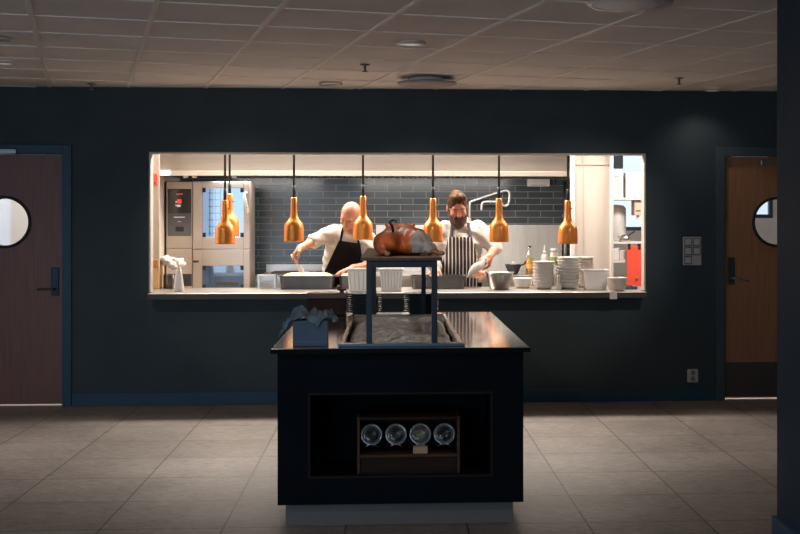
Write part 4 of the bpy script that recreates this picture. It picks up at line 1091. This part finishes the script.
def bearded_man():
    base = V(.625, .86, 0)
    t = thing('person', 'bearded person in a white jacket and striped apron bending over the pass', 'person', base)
    S_ = 1.06
    hc = V(-.030, -.135, 1.592)
    M = (Matrix.Rotation(R(-4), 3, 'Y') @ Matrix.Rotation(R(5), 3, 'Z') @ Matrix.Rotation(R(24), 3, 'X'))
    torso = [('e', (0, .03, .96), (.175, .125, .13), .04), ('e', (0, -.015, 1.10), (.182, .150, .16), .06), ('e', (0, -.01, 1.26), (.188, .130, .16), .06),
             ('c', (-.125, .0, 1.385), (.125, .0, 1.39), .072, .072, .05), ('c', (0, -.015, 1.40), (-.005, -.07, 1.475), .070, .062, .04)]
    legs = [('c', (-.09, .04, .92), (-.095, .02, .50), .098, .062, .04), ('c', (-.095, .02, .50), (-.095, .06, .09), .062, .042, .02),
            ('c', (.09, .04, .92), (.095, .02, .50), .098, .062, .04), ('c', (.095, .02, .50), (.095, .06, .09), .062, .042, .02)]
    feet = [('c', (-.095, .05, .055), (-.105, -.13, .04), .052, .038, .02), ('c', (.095, .05, .055), (.105, -.13, .04), .052, .038, .02)]
    sR, eR, wR = V(-.170, -.01, 1.375), V(-.245, -.04, 1.13), V(-.222, -.275, 1.075)
    sL, eL, wL = V(.180, -.01, 1.385), V(.305, -.095, 1.240), V(.240, -.265, 1.165)
    armR = arm(sR, eR, wR); armL = arm(sL, eL, wL)
    F = Field((-.36, -.47, -.01), (.44, .22, 1.80), .0055)
    put(F, torso + legs + feet); put(F, armR + armL)
    P = head(F, hc, M, S_)
    F.cap((-.005, -.05, 1.46), P(0, .025, -.06), .06, .062, .03)
    hand(F, wR, V(.02, -.8, -.45), V(.2, -.3, -1), -1, (.35, .4, .4, .45), 1.06)
    hand(F, wL, V(-.55, -.55, -.35), V(-.35, .35, -.9), 1, (.75, .8, .85, .9), 1.06, .05, .9)
    F.v = np.maximum(F.v, (.004 - F.grid()[2]) + 0 * F.v).astype(np.float32)
    F.mesh('body', skin_red, t)
    head_details(P, M, S_, t, brow_m, mat('eyelid line', (.20, .08, .06), .6))
    # hair: swept up on top, short at the sides
    H = Field(tuple(hc - V(.16, .17, .12)), tuple(hc + V(.16, .17, .19)), .005)
    E = lambda p, r, k=.02, op='u': H.ell(P(*p), tuple(q * S_ for q in r), k, op, M)
    E((0, .018, .036), (.0815, .099, .090)); E((0, -.035, .105), (.062, .055, .036), .03); E((.028, -.058, .108), (.040, .034, .028), .015); E((-.035, -.05, .100), (.034, .034, .028), .012); E((.0, .02, .118), (.05, .05, .02), .015)
    E((0, -.112, -.018), (.068, .085, .088), .012, 's'); E((0, -.02, -.13), (.12, .13, .11), .01, 's')
    for q in (-1, 1): E((q * .079, .014, -.010), (.018, .022, .034), .006, 's')
    x, y, z = H.grid(); H.v += (.003 * np.sin(120 * x + 40 * y) * np.sin(60 * y + 50 * z)).astype(np.float32)
    H.mesh('hair', hair_m, t)
    H = Field(tuple(hc - V(.15, .20, .27)), tuple(hc + V(.15, .12, .06)), .005)
    E = lambda p, r, k=.02, op='u': H.ell(P(*p), tuple(q * S_ for q in r), k, op, M)
    E((0, -.060, -.096), (.058, .050, .050), .03); E((0, -.072, -.122), (.040, .034, .036), .03)
    for q in (-1, 1): E((q * .050, -.028, -.068), (.026, .046, .060), .025); E((q * .068, -.006, -.02), (.013, .022, .045), .015); E((q * .020, -.090, -.052), (.022, .014, .011), .012)
    E((0, -.112, -.064), (.020, .020, .006), .004, 's')
    x, y, z = H.grid(); H.v += (.003 * np.sin(110 * x + 20 * z) * np.sin(70 * z + 40 * x)).astype(np.float32)
    H.mesh('beard', beard_m, t)
    # clothes
    J = Field((-.37, -.34, .78), (.46, .24, 1.55), .006)
    put(J, torso[:4], .014); J.cap((0, -.01, 1.40), (-.004, -.04, 1.452), .088, .082, .03)
    put(J, [('c', sR, sR.lerp(eR, .98), .064, .060, .04), ('c', eR, eR.lerp(wR, .80), .060, .048, .02), ('c', sL, sL.lerp(eL, .95), .066, .064, .04)], .008)
    wrinkle(J, .0065)
    J.v = np.maximum(J.v, (.80 - J.grid()[2]) + 0 * J.v).astype(np.float32)
    J.mesh('jacket', white_cloth, t)
    Tt = Field((-.24, -.2, 0), (.24, .24, 1.0), .008); put(Tt, [torso[0]] + legs, .010)
    Tt.v = np.maximum(Tt.v, np.maximum(.07 - Tt.grid()[2], Tt.grid()[2] - .93) + 0 * Tt.v).astype(np.float32)
    Tt.mesh('trousers', black_cloth, t)
    Sh = Field((-.2, -.24, -.01), (.2, .14, .16), .006); put(Sh, feet, .010); Sh.v = np.maximum(Sh.v, np.maximum(.0 - Sh.grid()[2], Sh.grid()[2] - .105) + 0 * Sh.v).astype(np.float32)
    Sh.mesh('shoes', black_m, t)
    def apron_field(skirt):
        A = Field((-.26, -.30, .42), (.26, .22, 1.50), .006); put(A, torso[:4], .026)
        A.cap((0, -.01, 1.40), (-.004, -.04, 1.452), .100, .094, .03)
        if skirt: A.ell((0, .03, .72), (.205, .145, .40), .05)
        return A
    A = apron_field(True); x, y, z = A.grid()
    bib = np.abs(x + .002) - np.where(z > 1.12, .105 + (1.335 - z) * .22, .155 + 0 * z)
    reg = np.maximum(np.maximum(bib, z - 1.335), np.maximum(.46 - z, y - .04))
    A.v = np.maximum(A.v, reg).astype(np.float32)
    A.mesh('apron', apron_stripe, t)
    A = apron_field(False); x, y, z = A.grid()
    s1 = np.abs(x + .085 - (z - 1.33) * .12) - .013; s2 = np.abs(x - .085 + (z - 1.33) * .10) - .013
    base_v = A.v.copy()
    for q_ in (s1, s2):
        A.v = np.maximum(base_v, np.maximum(np.maximum(q_, 1.325 - z), np.maximum(z - 1.46, y - .03))).astype(np.float32)
        A.mesh('apron_strap', strap_m, t)
    # what the hand holds
    hb = wL + V(-.075, -.075, -.07)
    q = thing('piping_bag', 'clear plastic piping bag held by the bearded person over the pass', 'bag', base + hb)
    bm = tube(B(), [Vector(p) for p in spline([(.035, .02, .055), (.012, .0, .02), (-.02, -.01, -.01), (-.06, -.015, -.05), (-.10, -.02, -.085), (-.125, -.022, -.105)], 5)],
              [.020, .018, .017, .018, .021, .024, .028, .033, .037, .041, .045, .048, .050, .051, .051, .050, .047, .043, .038, .032, .026, .020, .014, .010, .006, .004], 18)
    obj('bag_film', bm, mat('cloudy plastic film', (.66, .62, .60), .25, trans=.45), q, True)
    G = Field((-.14, -.12, -.16), (.10, .07, .0), .006)
    for a, r in (((-.028, -.035, -.062), .034), ((.006, -.035, -.072), .032), ((-.058, -.04, -.088), .026), ((-.012, -.03, -.100), .026)): G.ell(a, (r, r, r * .8), .015)
    o = G.mesh('filling', mat('pinkish orange filling', (.72, .34, .20), .5, var=.3, vscale=40), q)

def bald_man():
    base = V(-.345, .86, 0)
    t = thing('person', 'bald person in a white jacket and black apron reaching out with a spoon', 'person', base)
    S_ = 1.04
    hc = V(.012, -.15, 1.515)
    M = (Matrix.Rotation(R(-20), 3, 'Z') @ Matrix.Rotation(R(12), 3, 'Y') @ Matrix.Rotation(R(30), 3, 'X'))
    torso = [('e', (-.02, .05, .96), (.190, .12, .13), .04), ('e', (-.045, .03, 1.09), (.178, .120, .15), .06), ('e', (-.025, .0, 1.22), (.175, .118, .15), .06),
             ('c', (-.115, -.03, 1.355), (.115, .0, 1.315), .068, .068, .05), ('c', (0, -.03, 1.35), (.005, -.09, 1.41), .062, .056, .04)]
    legs = [('c', (-.07, .06, .92), (-.085, .03, .50), .092, .060, .04), ('c', (-.085, .03, .50), (-.085, .07, .09), .060, .042, .02),
            ('c', (.11, .06, .92), (.115, .03, .50), .092, .060, .04), ('c', (.115, .03, .50), (.115, .07, .09), .060, .042, .02)]
    feet = [('c', (-.085, .06, .055), (-.10, -.12, .04), .05, .037, .02), ('c', (.115, .06, .055), (.13, -.12, .04), .05, .037, .02)]
    sR, eR, wR = V(-.150, -.04, 1.365), V(-.300, -.19, 1.300), V(-.402, -.335, 1.245)
    sL, eL, wL = V(.160, .0, 1.315), V(.215, -.06, 1.095), V(.050, -.315, 1.075)
    armR = arm(sR, eR, wR, .055, .043, .028); armL = arm(sL, eL, wL, .055, .043, .028)
    F = Field((-.56, -.50, -.01), (.32, .24, 1.70), .0055)
    put(F, torso + legs + feet); put(F, armR + armL)
    P = head(F, hc, M, S_)
    F.cap((.004, -.06, 1.39), P(0, .025, -.06), .055, .058, .03)
    hand(F, wR, V(-.55, -.35, -.65), V(.55, -.2, -.6), 1, (.7, .75, .8, .85), 1.0, .06, .9)
    hand(F, wL, V(-.85, -.35, -.22), V(-.1, -.1, -1), -1, (.25, .28, .3, .35), 1.0, .12, .3)
    F.v = np.maximum(F.v, (.004 - F.grid()[2]) + 0 * F.v).astype(np.float32)
    F.mesh('body', skin, t)
    head_details(P, M, S_, t, mat('sandy brow', (.32, .19, .12), .8), mat('eyelid line', (.20, .08, .06), .6))
    H = Field(tuple(hc - V(.16, .17, .22)), tuple(hc + V(.16, .17, .05)), .005)
    E = lambda p, r, k=.02, op='u': H.ell(P(*p), tuple(q * S_ for q in r), k, op, M)
    E((0, -.052, -.088), (.043, .036, .034), .03); E((0, -.108, -.066), (.02, .02, .006), .004, 's')
    H.mesh('stubble_beard', mat('short brown beard', (.24, .11, .07), .75, var=.3, vscale=50), t)
    J = Field((-.42, -.34, .80), (.34, .24, 1.48), .006)
    put(J, torso[:4], .014); J.cap((0, -.025, 1.35), (.004, -.062, 1.398), .082, .074, .03)
    put(J, [('c', sR, sR.lerp(eR, 1.0), .064, .054, .04), ('c', sL, sL.lerp(eL, 1.0), .064, .056, .04), ('c', eL, eL.lerp(wL, .25), .056, .050, .02)], .008)
    wrinkle(J, .0065)
    J.v = np.maximum(J.v, (.82 - J.grid()[2]) + 0 * J.v).astype(np.float32)
    J.mesh('jacket', white_cloth, t)
    Tt = Field((-.22, -.2, 0), (.26, .26, 1.0), .008); put(Tt, [torso[0]] + legs, .010)
    Tt.v = np.maximum(Tt.v, np.maximum(.07 - Tt.grid()[2], Tt.grid()[2] - .93) + 0 * Tt.v).astype(np.float32)
    Tt.mesh('trousers', black_cloth, t)
    Sh = Field((-.2, -.24, -.01), (.22, .16, .16), .006); put(Sh, feet, .010); Sh.v = np.maximum(Sh.v, np.maximum(.0 - Sh.grid()[2], Sh.grid()[2] - .105) + 0 * Sh.v).astype(np.float32)
    Sh.mesh('shoes', black_m, t)
    def apron_field(skirt):
        A = Field((-.28, -.30, .42), (.28, .24, 1.46), .006); put(A, torso[:4], .026)
        A.cap((0, -.025, 1.35), (.004, -.062, 1.398), .096, .088, .03)
        if skirt: A.ell((.015, .05, .72), (.195, .14, .40), .05)
        return A
    A = apron_field(True); x, y, z = A.grid()
    top = 1.305 - .16 * (x + .08)
    lft = -.085 - (1.305 - z) * .48; lft = np.maximum(lft, -.215)
    bib = np.maximum(lft - x, x - (.098 + (1.29 - z) * .10))
    reg = np.maximum(np.maximum(bib, z - top), np.maximum(.46 - z, y - .06))
    A.v = np.maximum(A.v, reg).astype(np.float32); A.mesh('apron', black_cloth, t)
    A = apron_field(False); x, y, z = A.grid()
    s1 = np.abs(x + .072 - (z - 1.30) * .18) - .010; s2 = np.abs(x - .088 + (z - 1.27) * .22) - .010
    base_v = A.v.copy()
    for q_ in (s1, s2):
        A.v = np.maximum(base_v, np.maximum(np.maximum(q_, 1.25 - z), np.maximum(z - 1.42, y - .02))).astype(np.float32)
        A.mesh('apron_strap', black_cloth, t)
    # spoon in the outstretched hand
    hb = wR + V(-.062, -.050, -.085)
    q = thing('serving_spoon', 'pale serving spoon held over the gratin pan', 'spoon', base + hb)
    obj('handle', tube(B(), [(-.012, .004, .032), (0, 0, 0), (.040, -.012, -.055)], [.007, .0065, .006], 10), white_plastic, q, True)
    bm = lathe(B(), [(0, -.045), (.014, -.038), (.021, -.015), (.019, .012), (.008, .035), (0, .04)], 20, T(.062, -.018, -.085) @ Matrix.Rotation(R(-38), 4, 'Y') @ Matrix.Diagonal((1, .35, 1, 1)))
    obj('bowl', bm, white_plastic, q, True)
bearded_man(); bald_man()

# ------------------------------------------------------------------ light
def area(name, loc, rot, sx, sy, power, col):
    l = bpy.data.lights.new(name, 'AREA'); l.shape = 'RECTANGLE'; l.size = sx; l.size_y = sy; l.energy = power; l.color = col
    o = bpy.data.objects.new(name, l); C.objects.link(o); o.location = loc; o.rotation_euler = rot
    return o
WARM = (1.0, .87, .75)
for k, x in enumerate((-1.0, 1.0)):
    area('kitchen_ceiling_light' + ('.001' if k else ''), (x, .82, HC - .10), (R(-38), 0, 0), 1.6, .22, 112, WARM)
area('kitchen_back_fill', (-.2, 1.05, HC - .03), (R(10), 0, 0), 3.0, .12, 26, WARM)  # added fill for the hood and the back of the kitchen
area('hood_light', (-1.2, 1.75, 1.89), (R(12), 0, 0), .9, .12, 10, (1, .92, .84))
area('hood_light.001', (.5, 1.75, 1.89), (R(12), 0, 0), 1.6, .12, 20, (1, .92, .84))
area('side_kitchen_light', (2.9, 1.0, HC - .03), (R(25), 0, 0), 1.2, .5, 85, (1, .92, .84))
area('corridor_light', (-3.2, 1.3, HC - .03), (0, 0, 0), 1.2, .4, 55, (1, .93, .86))
area('window_daylight', (-3.3, -12.96, 1.2), (R(90), 0, 0), 4.2, 2.1, 95, (.56, .78, 1.0))
area('window_daylight.001', (-6.18, -8.75, 1.45), (0, R(-90), 0), 1.4, 3.3, 60, (.42, .68, 1.0))
for i, (x, y) in enumerate(((-1.351, .3), (-1.325, .76), (-.785, .3), (-.214, .3), (.368, .3), (.921, .3), (1.503, .3))):
    l = bpy.data.lights.new('heat_lamp_glow', 'POINT'); l.energy = .2; l.color = (1, .66, .36); l.shadow_soft_size = .06
    o = bpy.data.objects.new('heat_lamp_glow', l); C.objects.link(o); o.location = (x, y, 1.282 + .018)
def spot(loc, power, ang, col=WARM):
    l = bpy.data.lights.new('downlight_and_fill_beam', 'SPOT'); l.energy = power; l.spot_size = R(ang); l.spot_blend = .8; l.color = col; l.shadow_soft_size = .05
    o = bpy.data.objects.new('downlight_and_fill_beam', l); C.objects.link(o); o.location = loc
spot((2.53, -.26, HC - .03), 7, 122)
for p in ((.125, -2.641), (-2.557, -1.589)): spot((*p, HC - .03), 35, 130)
for x in (-4, -1.3, 1.3, 4):
    for y in (-6.5, -9, -11.5): spot((x, y, HC - .03), 42 if x > 0 else 28, 160, (1, .90, .80))  # added fill spots behind the camera, no fittings there
for x0, x1 in ((.125, .2), (-2.233, -1.0), (2.45, 1.35)):  # spots added to brighten the fronts of things on the pass
    l = bpy.data.lights.new('pass_fill_spot', 'SPOT'); l.energy = 85; l.spot_size = R(38); l.spot_blend = .7; l.color = (1, .89, .78); l.shadow_soft_size = .04
    o = bpy.data.objects.new('pass_fill_spot', l); C.objects.link(o); o.location = (x0, -2.66, HC - .03)
    o.rotation_euler = (Vector((x1, .3, 1.12)) - o.location).to_track_quat('-Z', 'Y').to_euler()
l = bpy.data.lights.new('island_fill_spot', 'SPOT'); l.energy = 75; l.spot_size = R(34); l.spot_blend = .8; l.color = (1, .90, .80); l.shadow_soft_size = .05  # added spot that brightens the pig and the island top
o = bpy.data.objects.new('island_fill_spot', l); C.objects.link(o); o.location = (-.9, -6.0, HC - .03)
o.rotation_euler = (Vector((.05, -3.2, 1.1)) - o.location).to_track_quat('-Z', 'Y').to_euler()
w = bpy.data.worlds.new('World'); S.world = w; w.use_nodes = True
bg = w.node_tree.nodes['Background']; bg.inputs[0].default_value = (.80, .91, 1.0, 1); bg.inputs[1].default_value = 1.25

# ------------------------------------------------------------------ camera
cam = bpy.data.cameras.new('camera'); co = bpy.data.objects.new('camera', cam); C.objects.link(co)
co.location = (0, -9.88, 1.494); co.rotation_euler = (R(90), 0, -math.atan(.06))
cam.sensor_width = 36; cam.lens = 1220 * 36 / 800
cam.shift_x = -62 / 800; cam.shift_y = -48.4 / 800
S.camera = co
S.view_settings.view_transform = 'Standard'; S.view_settings.look = 'None'
S.view_settings.exposure = 0; S.view_settings.gamma = 1
S.cycles.use_denoising = True
S.cycles.max_bounces = 10; S.cycles.diffuse_bounces = 5; S.cycles.glossy_bounces = 5; S.cycles.transparent_max_bounces = 16
S.cycles.sample_clamp_indirect = 6
S.cycles.caustics_reflective = True; S.cycles.caustics_refractive = False
